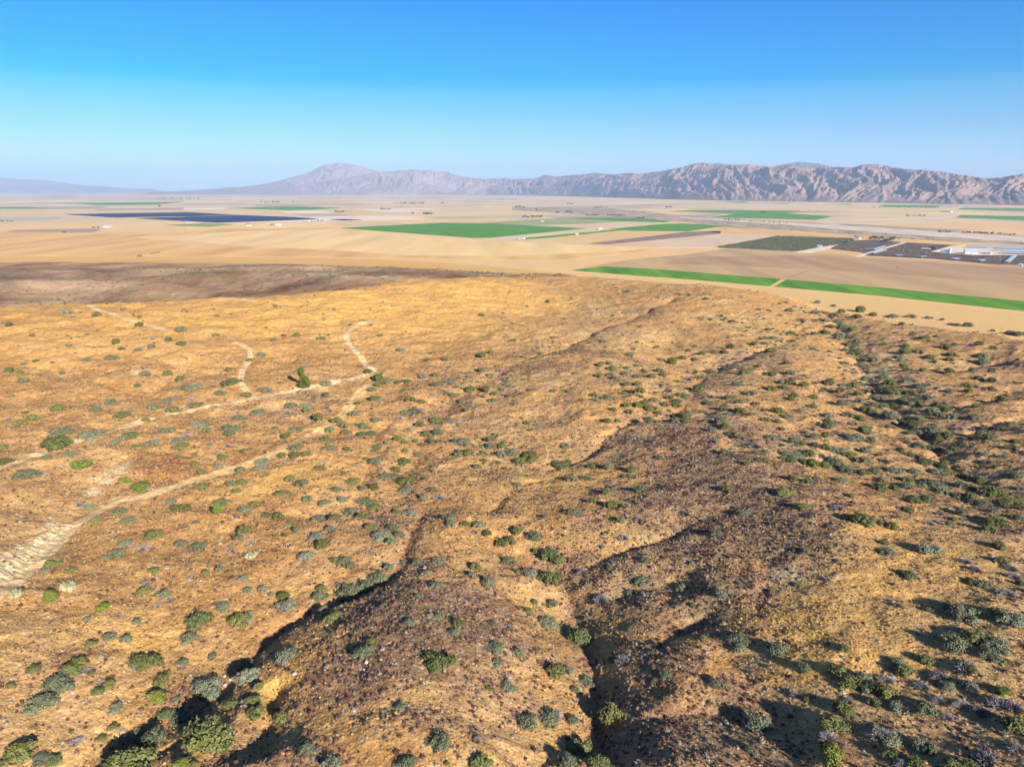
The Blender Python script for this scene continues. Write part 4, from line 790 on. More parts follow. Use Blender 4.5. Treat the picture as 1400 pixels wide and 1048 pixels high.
# ------------------------------------------------------------------ plant meshes
def leaf_faces(V, F, p, nrm, s, rr, k=1):
    """k little leaf clump faces (quads) around the point p, facing roughly along nrm"""
    for _ in range(k):
        a = Vector((rr.uniform(-1, 1), rr.uniform(-1, 1), rr.uniform(-1, 1))); nn = (nrm + a * 1.0).normalized()
        t = nn.cross(Vector((rr.uniform(-1, 1), rr.uniform(-1, 1), rr.uniform(-1, 1)))).normalized(); b_ = nn.cross(t)
        q = p + a * s * .8; w = s * rr.uniform(.6, 1.3); h = s * rr.uniform(.5, 1.0); n0 = len(V)
        V += [q - t * w, q - b_ * h, q + t * w, q + b_ * h + nn * h * .4]; F.append((n0, n0 + 1, n0 + 2, n0 + 3))

def crown_mesh(name, seed, mat, height=.8, lobes=13, nleaf=1500, leaf=.075, spread=.72, hole=.0):
    rr = random.Random(seed); V, F = [], []
    L = []
    for i in range(lobes):
        a = i * 2.399 + rr.uniform(-.5, .5); d_ = spread * math.sqrt((i + .4) / lobes) * rr.uniform(.6, 1.3)
        r_ = rr.uniform(.17, .42); z = max(r_ * .55, height * (1 - .55 * d_ * d_) - r_ * rr.uniform(.8, 1.15))
        L.append((Vector((math.cos(a) * d_ * rr.uniform(.85, 1.15), math.sin(a) * d_ * rr.uniform(.85, 1.1), z)), r_))
    tot = sum(r_ * r_ for _, r_ in L)
    for c, r_ in L:
        # dense inner body of the lobe: a rough little ball of foliage
        n0 = len(V); rings = 4; seg = 7
        for j in range(1, rings):
            ph = math.pi * j / rings
            for i in range(seg):
                th_ = 2 * math.pi * (i + .5 * j) / seg; q = r_ * .70 * rr.uniform(.70, 1.1)
                V.append(c + Vector((math.sin(ph) * math.cos(th_) * q, math.sin(ph) * math.sin(th_) * q, math.cos(ph) * q * .85)))
        V += [c + Vector((0, 0, r_ * .7)), c - Vector((0, 0, r_ * .6))]
        for j in range(rings - 2):
            for i in range(seg):
                a, b_ = n0 + j * seg + i, n0 + j * seg + (i + 1) % seg; F.append((a, a + seg, b_ + seg, b_))
        for i in range(seg):
            F.append((n0 + i, n0 + (i + 1) % seg, n0 + (rings - 1) * seg)); F.append((n0 + (rings - 2) * seg + (i + 1) % seg, n0 + (rings - 2) * seg + i, n0 + (rings - 1) * seg + 1))
        for _ in range(int(nleaf * r_ * r_ / tot)):
            u, v = rr.uniform(-.55, 1), rr.uniform(0, 2 * math.pi); q = math.sqrt(1 - u * u); nrm = Vector((q * math.cos(v), q * math.sin(v), u))
            p = c + nrm * r_ * rr.uniform(.68, 1.18); p.z = max(p.z, .03)
            leaf_faces(V, F, p, nrm, leaf, rr)
    # loose sprigs that break the outline
    for _ in range(int(nleaf * .09)):
        c, r_ = rr.choice(L); v = rr.uniform(0, 2 * math.pi); u = rr.uniform(-.1, 1); q = math.sqrt(1 - u * u); nrm = Vector((q * math.cos(v), q * math.sin(v), u))
        leaf_faces(V, F, c + nrm * r_ * rr.uniform(1.1, 1.35), nrm, leaf * .8, rr)
    return mesh_py(name, V, F, mat)

def tube(V, F, p0, p1, r0, r1, seg=5):
    dv = (p1 - p0); dn = dv.normalized(); t = dn.orthogonal().normalized(); b_ = dn.cross(t); n0 = len(V)
    for p, r_ in ((p0, r0), (p1, r1)):
        V += [p + (t * math.cos(2 * math.pi * i / seg) + b_ * math.sin(2 * math.pi * i / seg)) * r_ for i in range(seg)]
    F += [(n0 + i, n0 + (i + 1) % seg, n0 + seg + (i + 1) % seg, n0 + seg + i) for i in range(seg)]
def stem_mesh(name, seed, mat, n=6, h=.5, r0=.045):
    rr = random.Random(seed); V, F = [], []
    for i in range(n):
        a = 2 * math.pi * i / n + rr.uniform(-.4, .4); p = Vector((.05 * math.cos(a), .05 * math.sin(a), -.22)); dr = Vector((math.cos(a) * rr.uniform(.3, .8), math.sin(a) * rr.uniform(.3, .8), 1)).normalized(); r_ = r0
        for k in range(3):
            q = p + (dr + Vector((rr.uniform(-.25, .25), rr.uniform(-.25, .25), 0))) * (h / 2.2); tube(V, F, p, q, r_, r_ * .7); p = q; r_ *= .7
    return mesh_py(name, V, F, mat)
def twig_mesh(name, seed, mat, n=420, h=.7, w=.02):
    rr = random.Random(seed); V, F = [], []
    for i in range(n):
        a = rr.uniform(0, 2 * math.pi); e = rr.uniform(.05, 1) ** .7; L_ = rr.uniform(.55, 1.0)
        dr = Vector((math.cos(a) * math.cos(e * 1.45), math.sin(a) * math.cos(e * 1.45), math.sin(e * 1.45) * h)); s = dr * L_ * rr.uniform(.12, .6); s.z = max(s.z, .0)
        e_ = dr * L_ + Vector((rr.uniform(-.1, .1), rr.uniform(-.1, .1), rr.uniform(-.06, .06))); e_.z = max(e_.z, .02)
        t = (e_ - s).cross(Vector((rr.uniform(-1, 1), rr.uniform(-1, 1), rr.uniform(-1, 1)))).normalized() * w * rr.uniform(.7, 1.6)
        n0 = len(V); V += [s - t, s + t, e_ + t * .5, e_ - t * .5]; F.append((n0, n0 + 1, n0 + 2, n0 + 3))
        t2 = t.cross(e_ - s).normalized() * w; n0 = len(V); V += [s - t2, s + t2, e_]; F.append((n0, n0 + 1, n0 + 2))
    return mesh_py(name, V, F, mat)

leaf_g = mat_leaf('olive_leaf', [(.088, .098, .030), (.125, .135, .042), (.150, .150, .048), (.098, .118, .044)])
leaf_s = mat_leaf('grey_green_leaf', [(.120, .130, .072), (.160, .170, .104), (.105, .118, .058), (.200, .205, .140)])
leaf_b = mat_leaf('bright_leaf', [(.130, .165, .028), (.115, .155, .026), (.175, .185, .036)])
leaf_p = mat_leaf('pale_straw_leaf', [(.42, .36, .18), (.38, .36, .20), (.34, .33, .19)])
dead_m = mat_leaf('dead_twig', [(.22, .19, .19), (.30, .265, .265), (.17, .145, .15), (.26, .235, .25)])
bark_m = mat_noise('bark', (.12, .09, .07), (.24, .20, .17), 6)
wood_m = mat_noise('grey_wood', (.28, .25, .24), (.42, .38, .36), 5)

CROWN = {'g': [crown_mesh('crown_g', 11 + i, leaf_g, height=(.78, .68, .86, .72)[i], lobes=(15, 12, 17, 20)[i], nleaf=1500) for i in range(4)],
         's': [crown_mesh('crown_s', 41 + i, leaf_s, height=(.72, .62, .80, .66)[i], lobes=(16, 19, 13, 22)[i], nleaf=1600, leaf=.062) for i in range(4)],
         'b': [crown_mesh('crown_b', 71 + i, leaf_b, height=.75, lobes=12 + 2 * i, nleaf=1300, leaf=.07) for i in range(2)],
         'p': [crown_mesh('crown_p', 81, leaf_p, height=.55, lobes=18, nleaf=1500, leaf=.045)],
         'd': [twig_mesh('twigs', 91 + i, dead_m, n=620, h=(.7, .55, .62)[i]) for i in range(3)]}
STEM = [stem_mesh('stem', 5 + i, bark_m) for i in range(2)]; STEMD = [stem_mesh('stem', 9, wood_m, 7, .62, .035)]

rows_ = []
for tkn in SH.replace('\n', '').split(','):
    tkn = tkn.split()
    if len(tkn) == 4: rows_.append((float(tkn[0]), float(tkn[1]), float(tkn[2]), tkn[3]))
px = np.array([r_[0] for r_ in rows_]); py = np.array([r_[1] for r_ in rows_]); pw = np.array([r_[2] for r_ in rows_])
# the listed pixel is the middle of the crown: the foot stands a little lower in the picture
sx_, sy_ = hit(px, py + pw * .16, height); sz_ = height(sx_, sy_)
dist = np.sqrt(sx_ ** 2 + sy_ ** 2 + (CAMZ - sz_) ** 2); rad = pw / FPX * dist / 2 * 1.13

# ---- words that tell one shrub from the next
LM = [(30,1020,"in the lower left corner"),(90,940,"on the shaded bank at the lower left edge"),(190,905,"above the long shadowed gully at lower left"),(150,960,"below the dark gully at lower left"),(190,1025,"beside the wide shadow in the lower left"),(290,1000,"on the shaded foot of the spur"),(310,935,"near the small pale rocks"),(240,970,"in the shaded hollow left of the rocks"),(285,850,"on the golden slope above the left gully"),(170,860,"on the open golden slope at left below the pale mounds"),(420,820,"along the left gully rim"),(490,790,"at the head of the left gully"),(400,900,"on the bare left flank of the spur"),(430,1020,"at the bottom edge left of centre"),(600,900,"on the dark stony crown of the central spur"),(500,880,"on the left shoulder of the central spur"),(570,965,"on the lower middle of the central spur"),(620,1020,"at the bottom edge on the central spur"),(690,890,"on the right flank of the central spur"),(750,830,"along the right brow of the central spur"),(770,920,"above the right gully below the centre"),(760,980,"near the mouth of the right gully"),(800,1030,"at the bottom edge in the right gully"),(870,910,"on the dim slope right of the right gully"),(840,810,"in the scrub hollow right of the spur"),(1010,880,"beside the bare clearing at lower right"),(1030,990,"at the bottom edge right of centre"),(1100,900,"on the straw slope right of the clearing"),(1170,930,"in the thicket at lower right"),(1145,1000,"at the foot of the thicket at lower right"),(1230,910,"on the straw slope above the thicket"),(1240,1020,"in the bottom right group"),(1340,890,"in the cluster near the right edge"),(1300,940,"among the grey bushes at lower right"),(1380,990,"in the bottom right corner"),(1320,835,"on the straw slope near the right edge"),(1350,780,"on the right edge slope"),(1240,770,"in the middle of the straw slope"),(1200,730,"at the upper end of the straw slope"),(1350,700,"below the right ravine at the edge"),(1280,670,"along the lower branch ravine at right"),(1160,650,"below the branch ravine at right"),(1080,670,"on top of the right ridge"),(1100,620,"in the thicket on the right ridge"),(1160,630,"in the branch ravine right of the ridge thicket"),(1260,625,"in the bed of the right ravine"),(1250,575,"along the middle of the right ravine"),(1220,520,"in the upper right ravine"),(1330,590,"on the slope across the right ravine"),(1320,520,"on the far right slope"),(1175,560,"on the left side of the right ravine"),(1130,525,"above the right ravine on the left"),(1070,565,"in the middle of the right ridge slope"),(1010,550,"on the left shoulder of the right ridge"),(930,565,"at the dark foot of the middle valley"),(880,530,"in the middle valley on the ridge side"),(940,500,"at the head of the middle valley"),(880,660,"on the broad golden saddle"),(800,640,"at the right end of the central hedge line"),(710,620,"in the central hedge line"),(640,610,"at the left end of the central hedge line"),(650,530,"on the slope above the main gully"),(580,570,"in the main gully at mid picture"),(560,660,"in the main gully below mid picture"),(510,690,"on the slope left of the main gully"),(520,620,"between the faded track and the main gully"),(530,520,"by the bend of the dirt track"),(640,715,"in the upper right gully line"),(720,750,"at the top of the central spur"),(830,700,"on the bare saddle right of the spur"),(950,700,"in the dark scrub right of centre"),(950,770,"in the lower dark scrub right of centre"),(540,735,"on the pink gravel slope left of the spur"),(440,720,"on the golden slope left of the gravel"),(370,700,"near the small bright green tree"),(310,670,"beside the small bright green tree"),(240,680,"along the lower left dirt track"),(170,665,"on the uphill side of the lower left dirt track"),(130,700,"at the bend of the lower left dirt track"),(40,800,"below the chalky bank"),(180,745,"on the golden slope below the lower left track"),(260,745,"in the pair of rounded bushes at left"),(330,760,"on the red brown slope at left"),(210,810,"on the gentle slope right of the small leaning tree"),(30,640,"below the dirt road at the left edge"),(90,600,"above the dirt road at left"),(190,600,"where the dirt road crosses the left slope"),(300,580,"below the dirt road left of the conifer"),(400,560,"below the road and the lone conifer"),(450,580,"on the upper part of the faded track"),(410,620,"on the lower part of the faded track"),(330,630,"in the red patch left of the faded track"),(250,620,"between the road and the lower track"),(300,530,"above the road junction"),(360,500,"beside the short climbing track"),(440,525,"next to the lone conifer"),(210,555,"above the dirt road on the left slope"),(40,570,"on the left edge slope"),(200,510,"near the small pale scar"),(60,500,"high on the left slope"),(200,470,"on the upper left slope"),(130,430,"by the faint pale crest track"),(330,470,"above the short climbing track"),(440,460,"left of the winding track"),(600,480,"right of the winding track"),(680,450,"on the golden ridge beyond the track"),(850,480,"on the pale flank of the middle ridge"),(860,400,"near the dark end of the middle ridge"),(980,460,"in the upper middle valley"),(1060,430,"on the far right shoulder"),(1050,465,"at the top of the right ridge"),(1140,450,"at the head of the right ravine"),(1180,490,"in the steep upper part of the right ravine"),(1250,440,"on the skyline of the right hill"),(1250,475,"on the sunny top of the right hill"),(1340,475,"near the shadow at the right edge")]
lmx = np.array([q[0] for q in LM], float); lmy = np.array([q[1] for q in LM], float)
reg = [int(np.argmin((lmx - a) ** 2 + ((lmy - b_) * 1.6) ** 2)) for a, b_ in zip(px, py)]
KW = {'g': ('olive green shrub', 'shrub', 'olive green shrubs'), 's': ('grey green shrub', 'shrub', 'grey green shrubs'), 'b': ('bright green bush', 'shrub', 'bright green bushes'), 'p': ('pale straw coloured bush', 'shrub', 'pale straw bushes'), 'd': ('leafless grey bush', 'dead bush', 'leafless grey bushes')}
ORD = ['first', 'second', 'third', 'fourth', 'fifth', 'sixth', 'seventh', 'eighth', 'ninth', 'tenth', 'eleventh', 'twelfth', 'thirteenth', 'fourteenth']
order = np.argsort(-pw)
solo = [i for i in order if rows_[i][3] != 'd'][:300]; solo += [i for i in range(len(rows_)) if rows_[i][3] == 'd']
solo = set(int(i) for i in solo)
labels = {}
def size_word(w): return 'large ' if w >= 24 else ('small ' if w < 14 else '')
buckets = {}
for i in solo: buckets.setdefault((reg[i], rows_[i][3]), []).append(i)
for (rg, kd), L in buckets.items():
    sub = {}
    for i in L: sub.setdefault(size_word(pw[i]), []).append(i)
    for sw, S in sub.items():
        S = sorted(S, key=lambda i: px[i]); nm = KW[kd][0]
        for k, i in enumerate(S):
            if len(S) == 2: labels[i] = f"{'left' if k == 0 else 'right'} {sw}{nm} {LM[rg][2]}"
            elif len(S) > 2: labels[i] = f"{ORD[k]} {sw}{nm} from left {LM[rg][2]}"
            else: labels[i] = f"{sw}{nm} {LM[rg][2]}"
names = {'g': 'oak_shrub', 's': 'juniper_shrub', 'b': 'green_bush', 'p': 'straw_bush', 'd': 'dead_bush'}
def put_shrub(i):
    kd = rows_[i][3]; rr = random.Random(i * 7 + 3)
    z = float(sz_[i]); s = float(rad[i]); hs = s * rr.uniform(.76, 1.12) * (1.0 if kd != 'd' else .8) * (.78 if pw[i] > 17 and py[i] < 700 else 1) * (.85 if py[i] < 760 and px[i] < 500 else 1)
    root = empty(names[kd], (float(sx_[i]), float(sy_[i]), z - .05 * s), rr.uniform(0, 6.28), (s * rr.uniform(.88, 1.22), s * rr.uniform(.72, 1.05), hs))
    tag(root, labels[i], KW[kd][1], KW[kd][2])
    if kd == 'd':
        obj('twigs', rr.choice(CROWN['d']), root); obj('stem', STEMD[0], root)
    else:
        obj('crown', rr.choice(CROWN[kd]), root); obj('stem', rr.choice(STEM), root)
        if kd in 'gs' and rr.random() < (.45 if kd == 's' else .2):
            tw = obj('twigs', rr.choice(CROWN['d']), root, (rr.uniform(-.4, .4), rr.uniform(-.5, .1), .0)); q = rr.uniform(.6, .95); tw.scale = (q, q, q * 1.15)
for i in sorted(solo): put_shrub(i)

# ---- what is left over: instanced points, one object per mass
def scatter(name, pts, scales, protos, label, zs=None, group=None, kind='stuff', tilt=.0):
    """points carrying scale, rotation and prototype number; geometry nodes put a plant on each"""
    me = bpy.data.meshes.new(name); me.vertices.add(len(pts)); me.vertices.foreach_set('co', np.asarray(pts, np.float32).ravel())
    a = me.attributes.new('sc', 'FLOAT_VECTOR', 'POINT'); s = np.asarray(scales, np.float32)
    hz = s * (zs if zs is not None else rng.uniform(.8, 1.2, len(s))); a.data.foreach_set('vector', np.stack([s, s, hz], -1).astype(np.float32).ravel())
    a = me.attributes.new('rt', 'FLOAT_VECTOR', 'POINT'); a.data.foreach_set('vector', np.stack([rng.uniform(-tilt, tilt, len(s)), rng.uniform(-tilt, tilt, len(s)), rng.uniform(0, 6.28, len(s))], -1).astype(np.float32).ravel())
    o = obj(name, me); tag(o, label, group=group, kind=kind)
    ng = bpy.data.node_groups.new(name, 'GeometryNodeTree')
    ng.interface.new_socket('Geometry', in_out='INPUT', socket_type='NodeSocketGeometry'); ng.interface.new_socket('Geometry', in_out='OUTPUT', socket_type='NodeSocketGeometry')
    N, L = ng.nodes, ng.links; gi, go = N.new('NodeGroupInput'), N.new('NodeGroupOutput')
    join = N.new('GeometryNodeJoinGeometry'); m2p = N.new('GeometryNodeMeshToPoints'); L.new(gi.outputs[0], m2p.inputs[0])
    sc_ = N.new('GeometryNodeInputNamedAttribute'); sc_.data_type = 'FLOAT_VECTOR'; sc_.inputs[0].default_value = 'sc'
    rt_ = N.new('GeometryNodeInputNamedAttribute'); rt_.data_type = 'FLOAT_VECTOR'; rt_.inputs[0].default_value = 'rt'
    rv = N.new('FunctionNodeRandomValue'); rv.data_type = 'INT'; rv.inputs[4].default_value = 0; rv.inputs[5].default_value = len(protos) - 1
    for k, pr in enumerate(protos):
        oi = N.new('GeometryNodeObjectInfo'); oi.inputs['Object'].default_value = pr; oi.inputs['As Instance'].default_value = True
        L.new(oi.outputs['Geometry'], join.inputs[0])
    iop = N.new('GeometryNodeInstanceOnPoints'); L.new(m2p.outputs[0], iop.inputs['Points']); L.new(join.outputs[0], iop.inputs['Instance'])
    iop.inputs['Pick Instance'].default_value = True; L.new(rv.outputs[2], iop.inputs['Instance Index'])
    e2r = N.new('FunctionNodeEulerToRotation'); L.new(rt_.outputs[0], e2r.inputs[0]); L.new(e2r.outputs[0], iop.inputs['Rotation']); L.new(sc_.outputs[0], iop.inputs['Scale'])
    L.new(iop.outputs[0], go.inputs[0])
    md = o.modifiers.new('scatter', 'NODES'); md.node_group = ng; return o
def proto(name, me): return bpy.data.objects.new(name, me)

PR = {k: [proto(names[k] + '_clump', m_) for m_ in v] for k, v in CROWN.items()}
for kd in 'gs':
    I = [i for i in range(len(rows_)) if i not in solo and rows_[i][3] == kd]
    scatter(names[kd] + 's', [(sx_[i], sy_[i], sz_[i]) for i in I], [rad[i] for i in I], PR[kd], {'g': 'mass of smaller olive green shrubs over the hills', 's': 'mass of smaller grey green shrubs over the hills'}[kd])
# small bushes too many to list, thickest in the ravines and on the right hand hills
def cand(n, r0, r1, a0=-40, a1=40):
    r_ = np.sqrt(rng.uniform(r0 * r0, r1 * r1, n)); a = np.radians(rng.uniform(a0, a1, n)); return r_ * np.sin(a), r_ * np.cos(a)
trk_all = lambda x, y: np.min([poly_dist(x, y, q, 14)[0] - hw for _, q, hw, _ in TRK], 0)
def thin(x, y, z, dens):
    k = rng.uniform(0, 1, len(x)) < dens; return x[k], y[k], z[k]
x, y = cand(34000, 110, 1100); z = height(x, y); r_ = np.hypot(x, y); a = np.degrees(np.arctan2(x, y))
gd = np.min([poly_dist(x, y, q, 60)[0] for q, *_ in (GUL[0], GUL[4], GUL[5], GUL[6])], 0)
right = sstep(2, 12, a) * sstep(210, 340, r_)
clump = sstep(-.1, .5, fbm(x, y, 60, 3))
dn = (.035 + .45 * right * clump + .9 * np.exp(-gd / 10) * sstep(200, 330, r_) + .22 * (a < 0) * clump ** 2 * sstep(150, 300, r_) * (r_ < 650)) * (r_ / r_edge(np.radians(a)) < .8) * (z > 42)
dn *= 1 - .9 * sstep(360, 520, r_) * (a < -1) * (1 - sstep(-24, -18, -np.abs(a + 30)))
dn *= (trk_all(x, y) > 2.0)
x, y, z = thin(x, y, z, dn); sc_ = rng.lognormal(math.log(.85), .38, len(x)).clip(.35, 2.2)
km = rng.uniform(0, 1, len(x))
for kd, lo, hi, nm, lb in (('g', 0, .38, 'low_green_bushes', 'scattered low olive bushes dotting the hills'), ('s', .38, .78, 'low_grey_green_bushes', 'scattered low grey green bushes dotting the hills'), ('d', .78, .97, 'low_dead_bushes', 'scattered low leafless grey bushes dotting the hills'), ('b', .97, 1.01, 'low_bright_bushes', 'scattered tiny bright green bushes')):
    k = (km >= lo) & (km < hi); scatter(nm, np.stack([x[k], y[k], z[k]], -1), sc_[k], PR[kd], lb)
# burned country: sparse dark bushes
x, y = cand(16000, 700, 1900, -40, 4); z = height(x, y); r_ = np.hypot(x, y)
k = (z > 3) & (z < 60) & (r_ < r_edge(np.arctan2(x, y)) * .9) & (rng.uniform(0, 1, len(x)) < .35 * sstep(-.15, .4, fbm(x, y, 150, 3)) + .03)
scatter('burned_land_bushes', np.stack([x[k], y[k], z[k]], -1), rng.uniform(.9, 3.0, k.sum()), PR['g'][:2] + PR['s'][:2] + PR['d'][:1], 'scattered dark bushes on the brown burned land')
# valley plain brush by the dry river, and the orchard rows
def inpoly(x, y, pxs):
    X, Y = flat([p[0] for p in pxs], [p[1] for p in pxs]); c = np.zeros(len(x), bool); j = len(X) - 1
    for i in range(len(X)):
        t = ((Y[i] > y) != (Y[j] > y)) & (x < (X[j] - X[i]) * (y - Y[i]) / (Y[j] - Y[i] + 1e-9) + X[i]); c ^= t; j = i
    return c
ox, oy = flat([977, 1064, 1168, 1090], [338.5, 322.5, 326, 344.3])
orch = [(977,338.3),(1064,322.7),(1166,326.2),(1148,334),(1088,344)]
slab('orchard_floor', orch, mat_noise('orchard_soil', (.24, .20, .12), (.36, .27, .16), .05), .55, 'brown weedy soil under the orchard rows')
u = np.array([math.cos(R(28)), math.sin(R(28))]); v = np.array([-u[1], u[0]])
g1, g2 = np.meshgrid(np.arange(-900, 900, 11), np.arange(-900, 900, 13)); X = ox.mean() + g1 * u[0] + g2 * v[0]; Y = oy.mean() + g1 * u[1] + g2 * v[1]; X = X.ravel() + rng.normal(0, .6, X.size); Y = Y.ravel() + rng.normal(0, .6, Y.size)
k = inpoly(X, Y, orch) & (rng.uniform(0, 1, len(X)) > .05)
scatter('orchard_trees', np.stack([X[k], Y[k], np.full(k.sum(), .5)], -1), rng.uniform(3.0, 4.4, k.sum()), PR['g'][:2] + PR['s'][:1], 'rows of grey green fruit trees in the square orchard', zs=1.0)
xs = rng.uniform(-2500, 9000, 60000); ys = rng.uniform(2400, 12000, 60000)
k = inpoly(xs, ys, [(700,283),(820,283),(950,297),(1090,303),(1266,314),(1400,322),(1480,324),(1480,338),(1266,330),(1118,318.5),(985,311),(935,303),(840,296),(700,287)])
k &= ~inpoly(xs, ys, [(930,296.8),(1088,304.5),(1165,309),(1266,315.5),(1400,323.5),(1480,327),(1480,335),(1400,330.8),(1266,322.5),(1165,315),(1088,308),(985,301.5),(930,298)])
k &= rng.uniform(0, 1, len(xs)) < .5 * sstep(-.2, .4, fbm(xs, ys, 400, 3))
scatter('river_brush', np.stack([xs[k], ys[k], np.full(k.sum(), .4)], -1), rng.uniform(1.5, 4, k.sum()), PR['g'][:1] + PR['s'][:1], 'low brush along the dry river in the valley')

# ------------------------------------------------------------------ tufts: dry buckwheat clumps, straw tussocks, stones
def tuft_mesh(name, seed, mat, n=26, h=.8, w=.16):
    rr = random.Random(seed); V, F = [], []
    seg = 6; n0 = 0
    V.append(Vector((0, 0, h * .62)))
    for i in range(seg):
        a = 2 * math.pi * i / seg; q = rr.uniform(.5, .72); V.append(Vector((math.cos(a) * q, math.sin(a) * q, h * rr.uniform(.22, .4))))
    for i in range(seg):
        a = 2 * math.pi * i / seg; q = rr.uniform(.55, .8); V.append(Vector((math.cos(a) * q, math.sin(a) * q, -.12)))
    for i in range(seg):
        j = (i + 1) % seg; F.append((0, 1 + i, 1 + j)); F.append((1 + i, 1 + seg + i, 1 + seg + j, 1 + j))
    for i in range(n):
        a = rr.uniform(0, 6.28); e = rr.uniform(.15, 1.5); dr = Vector((math.cos(a) * math.cos(e), math.sin(a) * math.cos(e), math.sin(e) * h)); t = Vector((-math.sin(a), math.cos(a), 0)) * w * rr.uniform(.6, 1.2)
        s = dr * .35; n0 = len(V); V += [s - t, s + t, dr * rr.uniform(.8, 1.15)]; F.append((n0, n0 + 1, n0 + 2))
    return mesh_py(name, V, F, mat)
buck = mat_leaf('dry_buckwheat', [(.075, .040, .028), (.115, .058, .040), (.15, .085, .055), (.10, .062, .045), (.20, .125, .080), (.24, .16, .10)])
straw = mat_leaf('straw_tussock', [(.38, .22, .08), (.47, .29, .115), (.28, .155, .06), (.44, .30, .15)])
greyt = mat_leaf('grey_tuft', [(.26, .22, .18), (.34, .29, .24), (.20, .20, .15)])
yel = mat_leaf('yellow_flowers', [(.55, .42, .03), (.42, .36, .06)])
PB = [proto('tuft', tuft_mesh('tuft', 200 + i, buck, h=(.8, .65, .9)[i])) for i in range(3)]
PS = [proto('tuft', tuft_mesh('tuft', 210 + i, straw, h=(.7, .9)[i], w=.10, n=34)) for i in range(2)]
PG = [proto('tuft', tuft_mesh('tuft', 220 + i, greyt, h=.7)) for i in range(2)]
PY_ = [proto('tuft', tuft_mesh('tuft', 230, yel, h=.6))]
x, y = cand(420000, 85, 470, -42, 42); r_ = np.hypot(x, y)
s = field_of(x, y, SCRUB); n2 = fbm(x + 400, y, 14, 4); n3 = fbm(x + 40, y - 90, 5, 3); p = field_of(x, y, PALE); g = field_of(x, y, GOLD); rd = field_of(x, y, RED)
ds = trk_all(x, y); ok = (ds > .6) & (p < .75)
base_d = .12 + .85 * sstep(.15, .75, s + .45 * n2) * (.30 + .70 * sstep(-.25, .35, n3)) + .18 * sstep(0, .5, n2 + n3) + .3 * sstep(.2, .8, rd + .4 * n2)
db = np.clip(base_d * (1 - .75 * sstep(.3, .8, g)), 0, 1) * np.where(r_ > 300, .6, 1.0)
k = ok & (rng.uniform(0, 1, len(x)) < db * .72); xb, yb = x[k], y[k]
scatter('buckwheat_tufts', np.stack([xb, yb, height(xb, yb)], -1), rng.lognormal(math.log(.36), .38, len(xb)).clip(.14, .85), PB, 'thousands of reddish brown dry buckwheat tufts over the slopes', tilt=.2)
k2 = ok & ~k & (rng.uniform(0, 1, len(x)) < .24 * np.where(r_ > 260, .5, 1) * (.5 + sstep(-.2, .5, -n2 + g))); xb, yb = x[k2], y[k2]
scatter('straw_tussocks', np.stack([xb, yb, height(xb, yb)], -1), rng.lognormal(math.log(.24), .35, len(xb)).clip(.10, .5), PS, 'straw coloured grass tussocks covering the slopes', tilt=.2)
k3 = ok & ~k & ~k2 & (rng.uniform(0, 1, len(x)) < .030 * (1 + 2 * sstep(.2, .7, s))) & (r_ < 380); xb, yb = x[k3], y[k3]
scatter('grey_tufts', np.stack([xb, yb, height(xb, yb)], -1), rng.lognormal(math.log(.36), .4, len(xb)).clip(.15, .9), PG, 'grey dead tufts scattered through the scrub', tilt=.2)
YF = patches([(1040,840,5),(1065,850,5),(1080,865,4,.8),(1110,860,5),(1130,855,4,.7),(745,835,4),(715,815,3,.8),(770,870,4,.5),(1015,850,4,.8),(1090,820,2)])
x, y = cand(60000, 90, 230, -20, 30); f_ = field_of(x, y, YF); k = rng.uniform(0, 1, len(x)) < .12 * sstep(.3, .9, f_)
x, y = x[k], y[k]; scatter('yellow_flower_clumps', np.stack([x, y, height(x, y)], -1), rng.uniform(.18, .45, len(x)), PY_, 'small patches of yellow flowering weeds on the slope')
# pale stones
def rock_mesh(seed, mat):
    rr = random.Random(seed); V, F = [], []; rings, seg = 5, 8
    V.append(Vector((0, 0, .6)))
    for j in range(1, rings):
        for i in range(seg):
            ph = math.pi * j / rings; th_ = 2 * math.pi * i / seg; q = rr.uniform(.8, 1.15); V.append(Vector((math.sin(ph) * math.cos(th_) * q, math.sin(ph) * math.sin(th_) * q * .8, math.cos(ph) * q * .6)))
    V.append(Vector((0, 0, -.6)))
    for i in range(seg):
        F.append((0, 1 + i, 1 + (i + 1) % seg)); F.append((len(V) - 1, 1 + (rings - 2) * seg + (i + 1) % seg, 1 + (rings - 2) * seg + i))
        for j in range(rings - 2): F.append((1 + j * seg + i, 1 + (j + 1) * seg + i, 1 + (j + 1) * seg + (i + 1) % seg, 1 + j * seg + (i + 1) % seg))
    return mesh_py('rock', V, F, mat)
rock_m = mat_noise('pale_rock', (.30, .25, .21), (.46, .39, .33), 2.0)
RK = [rock_mesh(i, rock_m) for i in range(3)]
stones = [(307,924,4,"topmost pale rock of the small cluster in the left gully"),(307,935,4,"left middle pale rock of the small cluster in the left gully"),(315,929,5,"right upper pale rock of the small cluster in the left gully"),(308,936,6,"lowest and largest pale rock of the small cluster in the left gully"),
 (501,905,7,"pale boulder below the grey green shrub on the spur's left shoulder"),(596,916,6,"white stone at the foot of the large oak shrub, left of two"),(607,918,6,"white stone at the foot of the large oak shrub, right of two"),(520,902,6,"pale boulder among dark tufts in the middle of the spur"),(542,907,5,"small pale boulder right of the middle boulder on the spur"),(498,915,5,"low pale stone lying just below the boulder on the spur"),(403,921,7,"flat pale stone on the bare left flank of the spur")]
